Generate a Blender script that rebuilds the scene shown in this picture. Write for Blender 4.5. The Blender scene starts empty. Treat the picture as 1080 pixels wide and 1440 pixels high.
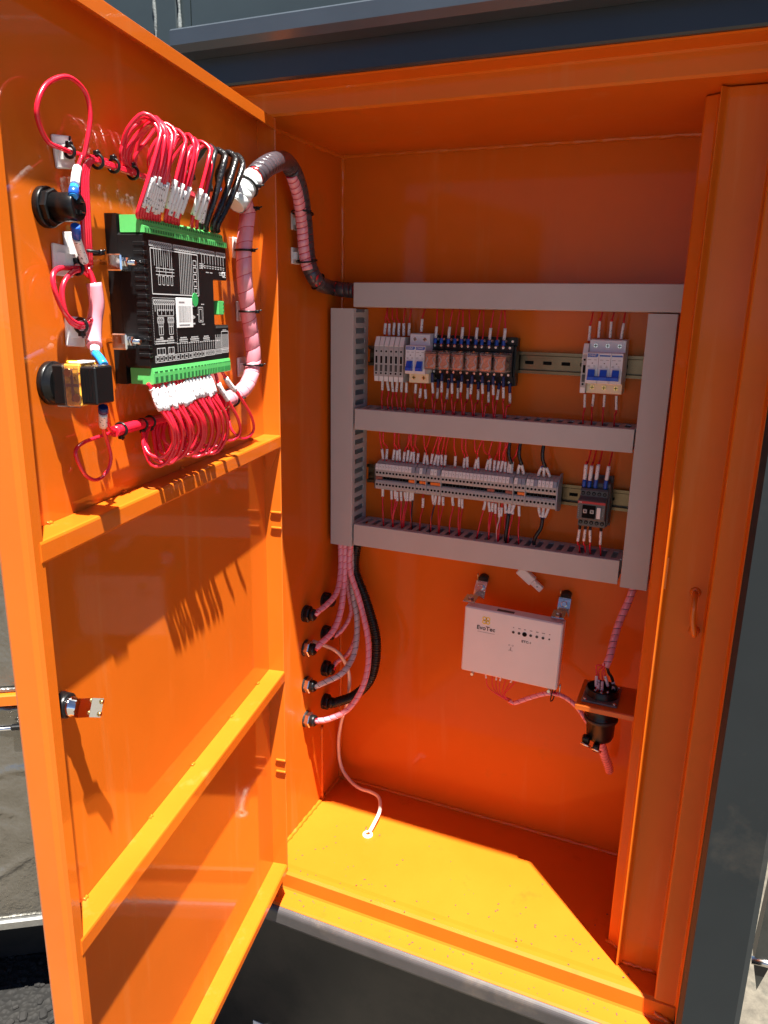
import bpy, bmesh, math, random
from mathutils import Vector, Matrix, noise
random.seed(7)
S = bpy.context.scene
COL = S.collection
# ------------------------------------------------------------------ camera, sky, sun, exposure
F, PX, PY = 1065.0, 540.0, 720.0
RX = Vector((0.91775795, 0.39670038, 0.01868593))      # camera right in the world
RY = Vector((-0.11913156, 0.2301138, 0.96584435))      # camera up
RZ = Vector((-0.37885093, 0.88863741, -0.2584483))     # camera forward
CAM = Vector((0, -1.27, 0))
cd = bpy.data.cameras.new('camera'); cam = bpy.data.objects.new('camera', cd); COL.objects.link(cam)
cd.sensor_fit = 'VERTICAL'; cd.sensor_height = 36.0; cd.lens = 36.0 * F / 1440.0
cd.clip_start = 0.02; cd.clip_end = 500
M = Matrix((RX, RY, -RZ)).transposed().to_4x4(); M.translation = CAM; cam.matrix_world = M
S.camera = cam
SUN = Vector((-0.235, 0.230, -1.0)).normalized()
W = bpy.data.worlds.new('World'); S.world = W; W.use_nodes = True
nt = W.node_tree; nt.nodes.clear()
sky = nt.nodes.new('ShaderNodeTexSky'); sky.sky_type = 'NISHITA'; sky.sun_disc = False; sky.air_density = 0.28; sky.dust_density = 0.1
sky.sun_elevation = math.asin(-SUN.z); sky.sun_rotation = math.atan2(-SUN.x, -SUN.y)
bg = nt.nodes.new('ShaderNodeBackground'); bg.inputs[1].default_value = 0.05
wo = nt.nodes.new('ShaderNodeOutputWorld')
nt.links.new(sky.outputs[0], bg.inputs[0]); nt.links.new(bg.outputs[0], wo.inputs[0])
ld = bpy.data.lights.new('sun', 'SUN'); ld.energy = 5.0; ld.angle = math.radians(0.7); ld.color = (1.0, 0.955, 0.88)
lo = bpy.data.objects.new('sun', ld); COL.objects.link(lo); lo.location = (1, -1.5, 4)
lo.rotation_euler = SUN.to_track_quat('-Z', 'Y').to_euler()
S.view_settings.view_transform = 'Standard'; S.view_settings.look = 'None'
S.view_settings.exposure = 1.90; S.view_settings.gamma = 1.0; S.view_settings.use_curve_mapping = False
S.render.engine = 'CYCLES'
cy = S.cycles
cy.max_bounces = 12; cy.diffuse_bounces = 7; cy.glossy_bounces = 5; cy.transmission_bounces = 6; cy.transparent_max_bounces = 12
cy.caustics_reflective = True; cy.caustics_refractive = False; cy.blur_glossy = 0.6; cy.sample_clamp_indirect = 6
cy.use_denoising = True

# ------------------------------------------------------------------ measuring helpers (photo measurements -> metres)
def ray(p): return (RX * ((p[0] - PX) / F) - RY * ((p[1] - PY) / F) + RZ)
def AY(px, py, y):
    r = ray((px, py)); return CAM + r * ((y - CAM.y) / r.y)
def AX(px, py, x):
    r = ray((px, py)); return CAM + r * ((x - CAM.x) / r.x)
def AZ(px, py, z):
    r = ray((px, py)); return CAM + r * ((z - CAM.z) / r.z)
DA = math.radians(79); HP = Vector((-0.6, -0.30, 0))
U = Vector((math.cos(DA), -math.sin(DA), 0)); N = Vector((math.sin(DA), math.cos(DA), 0))
DROT = math.atan2(-U.y, -U.x)
def DW(u, z, o=0.0): return HP + U * u + N * o + Vector((0, 0, z))
def D(px, py, o):
    r = ray((px, py)); return CAM + r * (((HP - CAM).dot(N) + o) / r.dot(N))

# ------------------------------------------------------------------ materials
MT = {}
def node(nt, t, **k):
    n = nt.nodes.new(t)
    for a, b in k.items():
        if a in n.inputs: n.inputs[a].default_value = b
        else: setattr(n, a, b)
    return n
def mat(name, col, rough=0.5, metal=0.0, coat=0.0, coatr=0.05, var=0.0, vscale=20, bump=0.0, bscale=200, spec=0.5, rvar=0.0, trans=0.0, sss=0.0, detail=4, dirt=None, scuff=None):
    m = bpy.data.materials.new(name); m.use_nodes = True; nt = m.node_tree
    b = nt.nodes['Principled BSDF']
    b.inputs['Base Color'].default_value = (*col, 1); b.inputs['Roughness'].default_value = rough
    b.inputs['Metallic'].default_value = metal; b.inputs['Coat Weight'].default_value = coat; b.inputs['Coat Roughness'].default_value = coatr
    b.inputs['Specular IOR Level'].default_value = spec
    b.inputs['Transmission Weight'].default_value = trans
    tc = node(nt, 'ShaderNodeTexCoord')
    if var or rvar or dirt:
        nz = node(nt, 'ShaderNodeTexNoise', Scale=vscale, Detail=detail, Roughness=0.6)
        nt.links.new(tc.outputs['Object'], nz.inputs['Vector'])
        src = None
        if var:
            mr = node(nt, 'ShaderNodeMapRange'); mr.inputs[1].default_value = 0.3; mr.inputs[2].default_value = 0.7
            mr.inputs[3].default_value = 1 - var; mr.inputs[4].default_value = 1 + var
            nt.links.new(nz.outputs[0], mr.inputs[0])
            mx = node(nt, 'ShaderNodeVectorMath', operation='SCALE'); mx.inputs[0].default_value = col
            nt.links.new(mr.outputs[0], mx.inputs['Scale']); nt.links.new(mx.outputs[0], b.inputs['Base Color']); src = mx.outputs[0]
        if dirt:
            n2 = node(nt, 'ShaderNodeTexNoise', Scale=dirt[1], Detail=6, Roughness=0.7); nt.links.new(tc.outputs['Object'], n2.inputs['Vector'])
            rp = node(nt, 'ShaderNodeMapRange'); rp.inputs[1].default_value = dirt[2]; rp.inputs[2].default_value = dirt[2] + 0.12
            nt.links.new(n2.outputs[0], rp.inputs[0])
            mm = node(nt, 'ShaderNodeMix', data_type='RGBA'); mm.inputs[7].default_value = (*dirt[0], 1)
            nt.links.new(rp.outputs[0], mm.inputs[0])
            if src: nt.links.new(src, mm.inputs[6])
            else: mm.inputs[6].default_value = (*col, 1)
            nt.links.new(mm.outputs[2], b.inputs['Base Color'])
        if rvar:
            m2 = node(nt, 'ShaderNodeMapRange'); m2.inputs[1].default_value = 0.3; m2.inputs[2].default_value = 0.7
            m2.inputs[3].default_value = max(0.02, rough - rvar); m2.inputs[4].default_value = rough + rvar
            nt.links.new(nz.outputs[0], m2.inputs[0]); nt.links.new(m2.outputs[0], b.inputs['Roughness'])
    if scuff:
        mp = node(nt, 'ShaderNodeMapping'); mp.inputs['Scale'].default_value = scuff[1]; nt.links.new(tc.outputs['Object'], mp.inputs['Vector'])
        n5 = node(nt, 'ShaderNodeTexNoise', Scale=1.0, Detail=5, Roughness=0.65); nt.links.new(mp.outputs[0], n5.inputs['Vector'])
        r5 = node(nt, 'ShaderNodeMapRange'); r5.inputs[1].default_value = scuff[2]; r5.inputs[2].default_value = scuff[2] + 0.14; r5.inputs[4].default_value = scuff[3]; nt.links.new(n5.outputs[0], r5.inputs[0])
        m5 = node(nt, 'ShaderNodeMix', data_type='RGBA'); m5.inputs[7].default_value = (*scuff[0], 1); nt.links.new(r5.outputs[0], m5.inputs[0])
        old = b.inputs['Base Color'].links
        if old: nt.links.new(old[0].from_socket, m5.inputs[6])
        else: m5.inputs[6].default_value = (*col, 1)
        nt.links.new(m5.outputs[2], b.inputs['Base Color'])
        a5 = node(nt, 'ShaderNodeMath', operation='MULTIPLY_ADD'); a5.inputs[1].default_value = 0.5; a5.inputs[2].default_value = coatr; nt.links.new(r5.outputs[0], a5.inputs[0]); nt.links.new(a5.outputs[0], b.inputs['Coat Roughness'])
    if bump:
        n3 = node(nt, 'ShaderNodeTexNoise', Scale=bscale, Detail=2); nt.links.new(tc.outputs['Object'], n3.inputs['Vector'])
        bp = node(nt, 'ShaderNodeBump', Strength=bump, Distance=0.002); nt.links.new(n3.outputs[0], bp.inputs['Height'])
        nt.links.new(bp.outputs[0], b.inputs['Normal'])
        if coat: nt.links.new(bp.outputs[0], b.inputs['Coat Normal'])
    MT[name] = m; return m
ORANGE = (0.60, 0.125, 0.0075)
DUST = ((0.54, 0.135, 0.012), 8, 0.62)
mat('orange_paint', ORANGE, 0.45, coat=0.7, coatr=0.025, var=0.07, vscale=5, bump=0.018, bscale=260, rvar=0.08, spec=0.12, dirt=DUST, scuff=((0.62, 0.20, 0.05), (26, 26, 2.2), 0.58, 0.38))
mat('orange_satin', ORANGE, 0.5, coat=0.20, coatr=0.05, var=0.07, vscale=4, bump=0.03, bscale=300, rvar=0.08, spec=0.10, dirt=DUST, scuff=((0.62, 0.20, 0.05), (26, 26, 2.2), 0.58, 0.38))
mat('orange_floor', ORANGE, 0.5, coat=0.25, coatr=0.10, var=0.06, vscale=4, bump=0.03, bscale=300, rvar=0.08, spec=0.12, dirt=((0.48, 0.105, 0.008), 13, 0.60))
mat('post_paint', (0.015, 0.0195, 0.022), 0.5, var=0.15, vscale=4, bump=0.05, bscale=30, spec=0.3, dirt=((0.035, 0.034, 0.031), 5, 0.55))
mat('slate_paint', (0.029, 0.042, 0.047), 0.42, coat=0.2, coatr=0.15, var=0.12, vscale=5, bump=0.05, bscale=60, dirt=((0.16, 0.17, 0.17), 60, 0.72))
mat('header_paint', (0.012, 0.015, 0.020), 0.4, coat=0.3, coatr=0.2, var=0.15, vscale=8, bump=0.05, bscale=60)
mat('gutter_paint', (0.034, 0.045, 0.060), 0.42, coat=0.3, coatr=0.2, var=0.1, vscale=10, bump=0.06, bscale=80, dirt=((0.12, 0.12, 0.12), 130, 0.72))
mat('sill_paint', (0.055, 0.048, 0.048), 0.5, coat=0.15, coatr=0.2, var=0.2, vscale=12, bump=0.06, bscale=60, dirt=((0.085, 0.070, 0.060), 11, 0.52))
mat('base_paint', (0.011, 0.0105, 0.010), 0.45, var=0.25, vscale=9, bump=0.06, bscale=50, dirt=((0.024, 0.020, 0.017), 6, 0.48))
mat('seam_sealant', (0.16, 0.18, 0.18), 0.6, var=0.3, vscale=80, bump=0.4, bscale=300)
mat('duct_plastic', (0.46, 0.44, 0.42), 0.42, var=0.03, vscale=15, bump=0.03, bscale=150)
mat('zinc', (0.15, 0.105, 0.065), 0.25, 1.0, var=0.18, vscale=25)
mat('steel', (0.62, 0.61, 0.58), 0.25, 1.0, var=0.12, vscale=60, bump=0.05, bscale=300)
mat('chrome', (0.82, 0.82, 0.83), 0.10, 1.0, bump=0.05, bscale=120)
mat('brass', (0.75, 0.52, 0.2), 0.3, 1.0)
mat('black_plastic', (0.006, 0.006, 0.0065), 0.33, spec=0.35, bump=0.05, bscale=400, rvar=0.06, vscale=60)
mat('black_rubber', (0.014, 0.013, 0.013), 0.55)
mat('black_tape', (0.012, 0.012, 0.013), 0.22, bump=0.5, bscale=260)
mat('dark_slot', (0.006, 0.006, 0.006), 0.8, spec=0.1)
mat('charcoal_plastic', (0.055, 0.055, 0.055), 0.45)
mat('socket_grey', (0.16, 0.155, 0.15), 0.35, 0.4, var=0.1, vscale=60)
mat('white_plastic', (0.74, 0.74, 0.72), 0.38, var=0.04, vscale=60)
mat('breaker_white', (0.70, 0.71, 0.73), 0.35)
mat('cream_plastic', (0.72, 0.62, 0.43), 0.4)
mat('grey_module', (0.40, 0.40, 0.39), 0.45, var=0.06, vscale=120)
mat('terminal_grey', (0.40, 0.41, 0.40), 0.45)
mat('end_plate_grey', (0.26, 0.30, 0.36), 0.4)
mat('contactor_grey', (0.095, 0.10, 0.10), 0.5)
mat('blue_plastic', (0.010, 0.075, 0.55), 0.3)
mat('ferrule_blue', (0.012, 0.085, 0.45), 0.3)
mat('ferrule_lightblue', (0.02, 0.28, 0.75), 0.3)
mat('navy_plastic', (0.008, 0.02, 0.12), 0.4)
mat('band_blue', (0.03, 0.10, 0.42), 0.4)
mat('red_band', (0.42, 0.015, 0.02), 0.45)
mat('orange_jumper', (0.85, 0.20, 0.02), 0.4)
mat('brown_jumper', (0.30, 0.09, 0.06), 0.45)
mat('red_wire', (0.72, 0.012, 0.035), 0.27, coat=0.3, coatr=0.1)
mat('dark_red_wire', (0.60, 0.010, 0.018), 0.32)
mat('black_wire', (0.012, 0.012, 0.014), 0.32)
mat('blue_wire', (0.012, 0.035, 0.32), 0.32)
mat('brown_wire', (0.12, 0.035, 0.015), 0.35)
mat('pale_wire', (0.75, 0.62, 0.52), 0.4)
mat('pink_wrap', (0.80, 0.30, 0.36), 0.22, coat=0.6, coatr=0.08, var=0.1, vscale=30)
mat('clear_wrap', (0.50, 0.45, 0.47), 0.2, coat=0.7, coatr=0.08, var=0.15, vscale=40)
mat('smoke_wrap', (0.055, 0.047, 0.056), 0.3, coat=0.25, coatr=0.15, var=0.3, vscale=30)
mat('white_wrap', (0.70, 0.76, 0.76), 0.25, coat=0.5, coatr=0.1, var=0.08, vscale=60)
mat('clear_hose', (0.78, 0.66, 0.54), 0.2, coat=0.6, coatr=0.08)
mat('green_plug', (0.10, 0.50, 0.13), 0.38, var=0.05, vscale=80)
mat('green_dark', (0.02, 0.16, 0.04), 0.5)
mat('green_sticker', (0.03, 0.35, 0.09), 0.5)
mat('amber_plastic', (0.85, 0.42, 0.05), 0.25, coat=0.5, var=0.35, vscale=120, dirt=((0.25, 0.04, 0.01), 150, 0.52))
mat('copper_coil', (0.78, 0.34, 0.16), 0.35, 0.6, var=0.3, vscale=200)
mat('print_white', (0.60, 0.60, 0.60), 0.6)
mat('print_black', (0.015, 0.014, 0.014), 0.6)
mat('print_grey', (0.30, 0.29, 0.29), 0.6)
mat('logo_yellow', (0.80, 0.62, 0.03), 0.5)
mat('paper_white', (0.78, 0.78, 0.78), 0.55)
mat('avr_white', (0.74, 0.73, 0.72), 0.35, var=0.03, vscale=12, bump=0.04, bscale=200)
mat('foil', (0.25, 0.24, 0.22), 0.30, 0.9, var=0.16, vscale=14, bump=0.7, bscale=110, rvar=0.10)
mat('rim_steel', (0.45, 0.45, 0.43), 0.35, 0.9, var=0.2, vscale=30)
mat('strut_paint', (0.035, 0.037, 0.033), 0.45, var=0.3, vscale=20)
# white marker sleeves carry a tiny row of dark print
def sleeve_mat():
    m = mat('marker_sleeve', (0.76, 0.74, 0.74), 0.4); nt = m.node_tree; b = nt.nodes['Principled BSDF']
    tc = node(nt, 'ShaderNodeTexCoord'); n = node(nt, 'ShaderNodeTexNoise', Scale=420, Detail=1); nt.links.new(tc.outputs['Object'], n.inputs['Vector'])
    r = node(nt, 'ShaderNodeMapRange'); r.inputs[1].default_value = 0.635; r.inputs[2].default_value = 0.67; nt.links.new(n.outputs[0], r.inputs[0])
    mm = node(nt, 'ShaderNodeMix', data_type='RGBA'); mm.inputs[6].default_value = (0.76, 0.74, 0.74, 1); mm.inputs[7].default_value = (0.12, 0.11, 0.12, 1)
    nt.links.new(r.outputs[0], mm.inputs[0]); nt.links.new(mm.outputs[2], b.inputs['Base Color'])
sleeve_mat()
def clear_mat(name, tint, df=0.12):
    m = bpy.data.materials.new(name); m.use_nodes = True; nt = m.node_tree; nt.nodes.clear()
    o = node(nt, 'ShaderNodeOutputMaterial'); t = node(nt, 'ShaderNodeBsdfTransparent'); t.inputs[0].default_value = (*tint, 1)
    g = node(nt, 'ShaderNodeBsdfGlossy', Roughness=0.12); g.inputs[0].default_value = (1, 1, 1, 1)
    d = node(nt, 'ShaderNodeBsdfDiffuse'); d.inputs[0].default_value = (*tint, 1)
    fr = node(nt, 'ShaderNodeFresnel', IOR=1.5); mx = node(nt, 'ShaderNodeMixShader'); m2 = node(nt, 'ShaderNodeMixShader'); m2.inputs[0].default_value = df
    nt.links.new(fr.outputs[0], mx.inputs[0]); nt.links.new(t.outputs[0], m2.inputs[1]); nt.links.new(d.outputs[0], m2.inputs[2])
    nt.links.new(m2.outputs[0], mx.inputs[1]); nt.links.new(g.outputs[0], mx.inputs[2]); nt.links.new(mx.outputs[0], o.inputs[0]); MT[name] = m
clear_mat('clear_cover', (0.86, 0.80, 0.76))
clear_mat('clear_sheet', (0.97, 0.95, 0.92), 0.015)
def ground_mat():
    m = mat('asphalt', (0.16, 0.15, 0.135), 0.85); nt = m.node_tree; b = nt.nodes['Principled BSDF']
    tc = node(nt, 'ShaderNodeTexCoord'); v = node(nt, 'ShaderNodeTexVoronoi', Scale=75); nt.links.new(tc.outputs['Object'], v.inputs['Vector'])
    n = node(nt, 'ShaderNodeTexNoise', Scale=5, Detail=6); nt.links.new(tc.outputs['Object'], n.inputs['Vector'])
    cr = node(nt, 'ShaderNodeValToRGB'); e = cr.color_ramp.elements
    e[0].color = (0.002, 0.0018, 0.0015, 1); e[1].color = (0.014, 0.0128, 0.011, 1)  # near-black ramp: the shade on the asphalt is painted into its colour
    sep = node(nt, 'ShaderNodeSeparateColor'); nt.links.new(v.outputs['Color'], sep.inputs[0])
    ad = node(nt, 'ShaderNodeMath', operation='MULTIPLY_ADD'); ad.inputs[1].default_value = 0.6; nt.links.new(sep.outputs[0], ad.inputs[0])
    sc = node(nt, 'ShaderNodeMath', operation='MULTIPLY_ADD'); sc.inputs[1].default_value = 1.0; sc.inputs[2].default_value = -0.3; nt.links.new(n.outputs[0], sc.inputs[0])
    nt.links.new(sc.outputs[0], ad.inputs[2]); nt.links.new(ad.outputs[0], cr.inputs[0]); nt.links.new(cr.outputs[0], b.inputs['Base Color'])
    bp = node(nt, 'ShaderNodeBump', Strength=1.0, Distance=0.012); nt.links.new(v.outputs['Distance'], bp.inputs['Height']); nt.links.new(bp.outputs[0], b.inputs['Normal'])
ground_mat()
mat('stone', (0.010, 0.009, 0.008), 0.85, var=0.5, vscale=9)  # darkened like the asphalt, with the shade painted into the stone colour
mat('concrete', (0.105, 0.092, 0.070), 0.9, var=0.35, vscale=35, bump=0.6, bscale=120, dirt=((0.07, 0.065, 0.05), 22, 0.55))

# ------------------------------------------------------------------ mesh helpers
class MB:
    def __init__(s): s.v = []; s.f = []; s.sm = []
    def add(s, vs, fs, smooth=False):
        o = len(s.v); s.v += [Vector(v) for v in vs]; s.f += [[i + o for i in f] for f in fs]; s.sm += [smooth] * len(fs); return s
    def box(s, x0, x1, y0, y1, z0, z1, c=0.0, T=None):
        if x0 > x1: x0, x1 = x1, x0
        if y0 > y1: y0, y1 = y1, y0
        if z0 > z1: z0, z1 = z1, z0
        lo_, hi = (x0, y0, z0), (x1, y1, z1)
        if c <= 0:
            vs = [Vector((hi[0] if i & 1 else lo_[0], hi[1] if i & 2 else lo_[1], hi[2] if i & 4 else lo_[2])) for i in range(8)]
            fs = [(0, 2, 3, 1), (4, 5, 7, 6), (0, 1, 5, 4), (2, 6, 7, 3), (0, 4, 6, 2), (1, 3, 7, 5)]
        else:
            c = min(c, (x1 - x0) * .45, (y1 - y0) * .45, (z1 - z0) * .45)
            vs = []
            for i in range(8):
                sg = [1 if i >> a & 1 else -1 for a in range(3)]
                for a in range(3):
                    vs.append(Vector([(hi[k] if sg[k] > 0 else lo_[k]) - (0 if k == a else sg[k] * c) for k in range(3)]))
            ix = lambda i, a: i * 3 + a
            fs = []
            for a in range(3):
                b, d = (a + 1) % 3, (a + 2) % 3
                for sg in (0, 1):
                    q = [(sg << a) | (p << b) | (r << d) for p, r in ((0, 0), (1, 0), (1, 1), (0, 1))]
                    fs.append([ix(i, a) for i in q])
                for p in (0, 1):
                    for r in (0, 1):
                        i0 = (p << b) | (r << d); i1 = i0 | (1 << a)
                        fs.append([ix(i0, b), ix(i1, b), ix(i1, d), ix(i0, d)])
            for i in range(8): fs.append([ix(i, 0), ix(i, 1), ix(i, 2)])
        if T is not None: vs = [T @ v for v in vs]
        return s.add(vs, fs)
    def prism(s, poly, a0, a1, axis='x', T=None):
        """poly: 2D outline; axis x -> (y,z), axis y -> (x,z), axis z -> (x,y)"""
        def P(q, a): return Vector((a, q[0], q[1])) if axis == 'x' else Vector((q[0], a, q[1])) if axis == 'y' else Vector((q[0], q[1], a))
        n = len(poly); vs = [P(q, a0) for q in poly] + [P(q, a1) for q in poly]
        if T is not None: vs = [T @ v for v in vs]
        fs = [[i, (i + 1) % n, n + (i + 1) % n, n + i] for i in range(n)] + [list(range(n))[::-1], list(range(n, 2 * n))]
        return s.add(vs, fs)
    def lathe(s, prof, p0, ax, seg=20, cap=True, smooth=True, phase=0.0):
        """prof: list of (distance along axis, radius)"""
        p0 = Vector(p0); ax = Vector(ax).normalized(); a = ax.orthogonal().normalized(); b = ax.cross(a)
        o = len(s.v); vs = []
        for d, r in prof:
            for k in range(seg):
                t = 2 * math.pi * k / seg + phase; vs.append(p0 + ax * d + (a * math.cos(t) + b * math.sin(t)) * r)
        n = len(prof)
        s.add(vs, [[i * seg + k, i * seg + (k + 1) % seg, (i + 1) * seg + (k + 1) % seg, (i + 1) * seg + k] for i in range(n - 1) for k in range(seg)], smooth)
        if cap:
            s.f += [[o + k for k in range(seg)][::-1], [o + (n - 1) * seg + k for k in range(seg)]]; s.sm += [False, False]
        return s
    def cyl(s, p0, p1, r, r1=None, seg=16, smooth=True):
        p0, p1 = Vector(p0), Vector(p1); return s.lathe([(0, r), ((p1 - p0).length, r if r1 is None else r1)], p0, p1 - p0, seg, True, smooth)
    def tube(s, pts, r, seg=8, cap=True):
        pts = [Vector(p) for p in pts]; fr = frames(pts); vs = []
        rr = r if callable(r) else (lambda t: r)
        n = len(pts)
        for i, (p, (t, a, b)) in enumerate(zip(pts, fr)):
            q = rr(i / (n - 1))
            for k in range(seg):
                w = 2 * math.pi * k / seg; vs.append(p + (a * math.cos(w) + b * math.sin(w)) * q)
        o = len(s.v)
        s.add(vs, [[i * seg + k, i * seg + (k + 1) % seg, (i + 1) * seg + (k + 1) % seg, (i + 1) * seg + k] for i in range(n - 1) for k in range(seg)], True)
        if cap:
            s.f += [[o + k for k in range(seg)][::-1], [o + (n - 1) * seg + k for k in range(seg)]]; s.sm += [False, False]
        return s
    def quad(s, a, b, c, d): return s.add([a, b, c, d], [(0, 1, 2, 3)])
    def build(s, name, m, parent=None, origin=None, recalc=True):
        me = bpy.data.meshes.new(name); o = Vector(origin) if origin is not None else Vector()
        me.from_pydata([tuple(v - o) for v in s.v], [], s.f); me.polygons.foreach_set('use_smooth', s.sm)
        if recalc:
            bm = bmesh.new(); bm.from_mesh(me); bmesh.ops.recalc_face_normals(bm, faces=bm.faces); bm.to_mesh(me); bm.free()
        me.materials.append(MT[m]); me.update()
        ob = bpy.data.objects.new(name, me); COL.objects.link(ob)
        if parent is not None: ob.parent = parent
        elif origin is not None: ob.location = o
        return ob
def frames(pts):
    n = len(pts); ts = []
    for i in range(n):
        ts.append((pts[min(i + 1, n - 1)] - pts[max(i - 1, 0)]).normalized())
    a = ts[0].orthogonal().normalized(); out = []
    for t in ts:
        a = (a - t * a.dot(t)); a = a.normalized() if a.length > 1e-6 else t.orthogonal().normalized()
        out.append((t, a, t.cross(a)))
    return out
def spline(pts, step=0.004):
    pts = [Vector(p) for p in pts]
    if len(pts) == 2: k = max(2, int((pts[1] - pts[0]).length / step)); return [pts[0].lerp(pts[1], i / k) for i in range(k + 1)]
    P = [pts[0] * 2 - pts[1]] + pts + [pts[-1] * 2 - pts[-2]]; out = []
    for i in range(1, len(P) - 2):
        p0, p1, p2, p3 = P[i - 1:i + 3]; k = max(3, int((p2 - p1).length / step))
        for j in range(k):
            t = j / k
            out.append(0.5 * ((2 * p1) + (p2 - p0) * t + (2 * p0 - 5 * p1 + 4 * p2 - p3) * t * t + (3 * p1 - p0 - 3 * p2 + p3) * t ** 3))
    out.append(pts[-1]); return out
def arc(pts):
    L = [0.0]
    for a, b in zip(pts, pts[1:]): L.append(L[-1] + (b - a).length)
    return L
def cut(pts, a, b):
    """the piece of a polyline between arc lengths a and b"""
    L = arc(pts)
    def at(s):
        s = max(0, min(L[-1], s))
        for i in range(len(L) - 1):
            if L[i + 1] >= s: return pts[i].lerp(pts[i + 1], (s - L[i]) / max(1e-9, L[i + 1] - L[i]))
        return pts[-1]
    return [at(a)] + [p for p, l in zip(pts, L) if a + 1e-5 < l < b - 1e-5] + [at(b)]
def tag(o, label, cat, group=None, kind=None):
    o['label'] = label
    if cat: o['category'] = cat
    if group: o['group'] = group
    if kind: o['kind'] = kind
    return o
def thing(name, loc, label, cat, rotz=0.0, group=None):
    o = bpy.data.objects.new(name, None); COL.objects.link(o); o.location = loc; o.rotation_euler = (0, 0, rotz); o.empty_display_size = 0.02
    return tag(o, label, cat, group)
def dup(root, loc, rotz=None, label=None):
    def cp(o, par):
        c = o.copy(); COL.objects.link(c); c.parent = par
        for ch in o.children: cp(ch, c)
        return c
    r = cp(root, None); r.location = loc
    if rotz is not None: r.rotation_euler = (0, 0, rotz)
    if label: r['label'] = label
    return r
ONES = 'zero first second third fourth fifth sixth seventh eighth ninth tenth eleventh twelfth thirteenth fourteenth fifteenth sixteenth seventeenth eighteenth nineteenth'.split()
def ordw(n):
    if n < 20: return ONES[n]
    t = {2: 'twent', 3: 'thirt', 4: 'fort', 5: 'fift'}[n // 10]
    return t + 'ieth' if n % 10 == 0 else t + 'y-' + ONES[n % 10]
def text_mesh(txt, size, m, name, parent, loc, rot=(math.pi / 2, 0, 0), extr=0.0002, sx=1.0, bold=0.0):
    cu = bpy.data.curves.new('t', 'FONT'); cu.body = txt; cu.size = size; cu.extrude = extr; cu.align_x = 'CENTER'; cu.align_y = 'CENTER'; cu.offset = bold; cu.resolution_u = 3
    ob = bpy.data.objects.new('t', cu); COL.objects.link(ob)
    dg = bpy.context.evaluated_depsgraph_get(); me = bpy.data.meshes.new_from_object(ob.evaluated_get(dg))
    bpy.data.objects.remove(ob); bpy.data.curves.remove(cu)
    me.materials.clear(); me.materials.append(MT[m])
    r = bpy.data.objects.new(name, me); COL.objects.link(r); r.parent = parent; r.location = loc; r.rotation_euler = rot; r.scale = (sx, 1, 1); return r
def wire(pts, r, m, label, group=None, name='wire', cat='wire', sleeves=(), seg=8, step=0.004):
    """sleeves: (start, end) along the wire in metres (negative = from the far end), radius, material, part name"""
    sp = spline(pts, step); L = arc(sp)[-1]
    o = MB().tube(sp, r, seg).build(name, m, None, sp[0]); tag(o, label, cat, group)
    for a, b, rs, mm, nm in sleeves:
        a = L + a if a < 0 else a; b = L + b if b <= 0 else b
        c = cut(sp, max(0, a), min(L, b)); MB().tube(c, rs, seg).build(nm, mm, o, sp[0])
    return o
def helix_strip(sp, r, pitch, width, phase=0.0, n=14):
    L = arc(sp); T = L[-1]; fr = frames(sp); turns = T / pitch; mb = MB(); vs = []; fs = []
    def at(s):
        s = max(0.0, min(T, s)); lo_, hi = 0, len(L) - 1
        while hi - lo_ > 1:
            m = (lo_ + hi) // 2
            if L[m] <= s: lo_ = m
            else: hi = m
        f = (s - L[lo_]) / max(1e-9, L[hi] - L[lo_]); return sp[lo_].lerp(sp[hi], f), fr[lo_][1].lerp(fr[hi][1], f).normalized(), fr[lo_][0]
    K = int(turns * n)
    for k in range(K + 1):
        th = 2 * math.pi * k / n + phase; s0 = k / n * pitch
        for s, rr in ((s0 - width / 2, r * 0.99), (s0 - width * .46, r * 1.015), (s0 + width * .46, r * 1.015), (s0 + width / 2, r * 0.99)):
            p, a, t = at(s); a = (a - t * a.dot(t)).normalized(); b = t.cross(a); vs.append(p + (a * math.cos(th) + b * math.sin(th)) * rr)
    for k in range(K):
        for j in range(3): fs.append([k * 4 + j, k * 4 + j + 1, k * 4 + 5 + j, k * 4 + 4 + j])
    return mb.add(vs, fs, True)
def wrapped(pts, r, core, wrap, label, group=None, pitch=0.013, gap=0.0009, name='wrapped_cable', cat='cable', step=0.005):
    sp = spline(pts, step); o = MB().tube(sp, r * 0.93, 10).build(name, core, None, sp[0]); tag(o, label, cat, group)
    helix_strip(sp, r, pitch, pitch - gap).build('spiral_wrap', wrap, o, sp[0], recalc=False); return o

# ================================================================== SETTING
gs = 60.0
g = MB(); g.quad((-gs, -gs, -1.55), (gs, -gs, -1.55), (gs, gs, -1.55), (-gs, gs, -1.55)); go = g.build('ground', 'concrete'); go['kind'] = 'structure'; tag(go, 'pale sunlit concrete yard around the machine', None)
g = MB(); g.quad((-8, -.62, -1.546), (-.85, -.62, -1.546), (-.85, 6, -1.546), (-8, 6, -1.546)); go = g.build('shade_painted_asphalt', 'asphalt'); go['kind'] = 'structure'; tag(go, 'stony asphalt strip at the lower left, its shade painted in as near-black colour', None)  # near-black sheet over the concrete, painting in the shade at this corner
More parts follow.
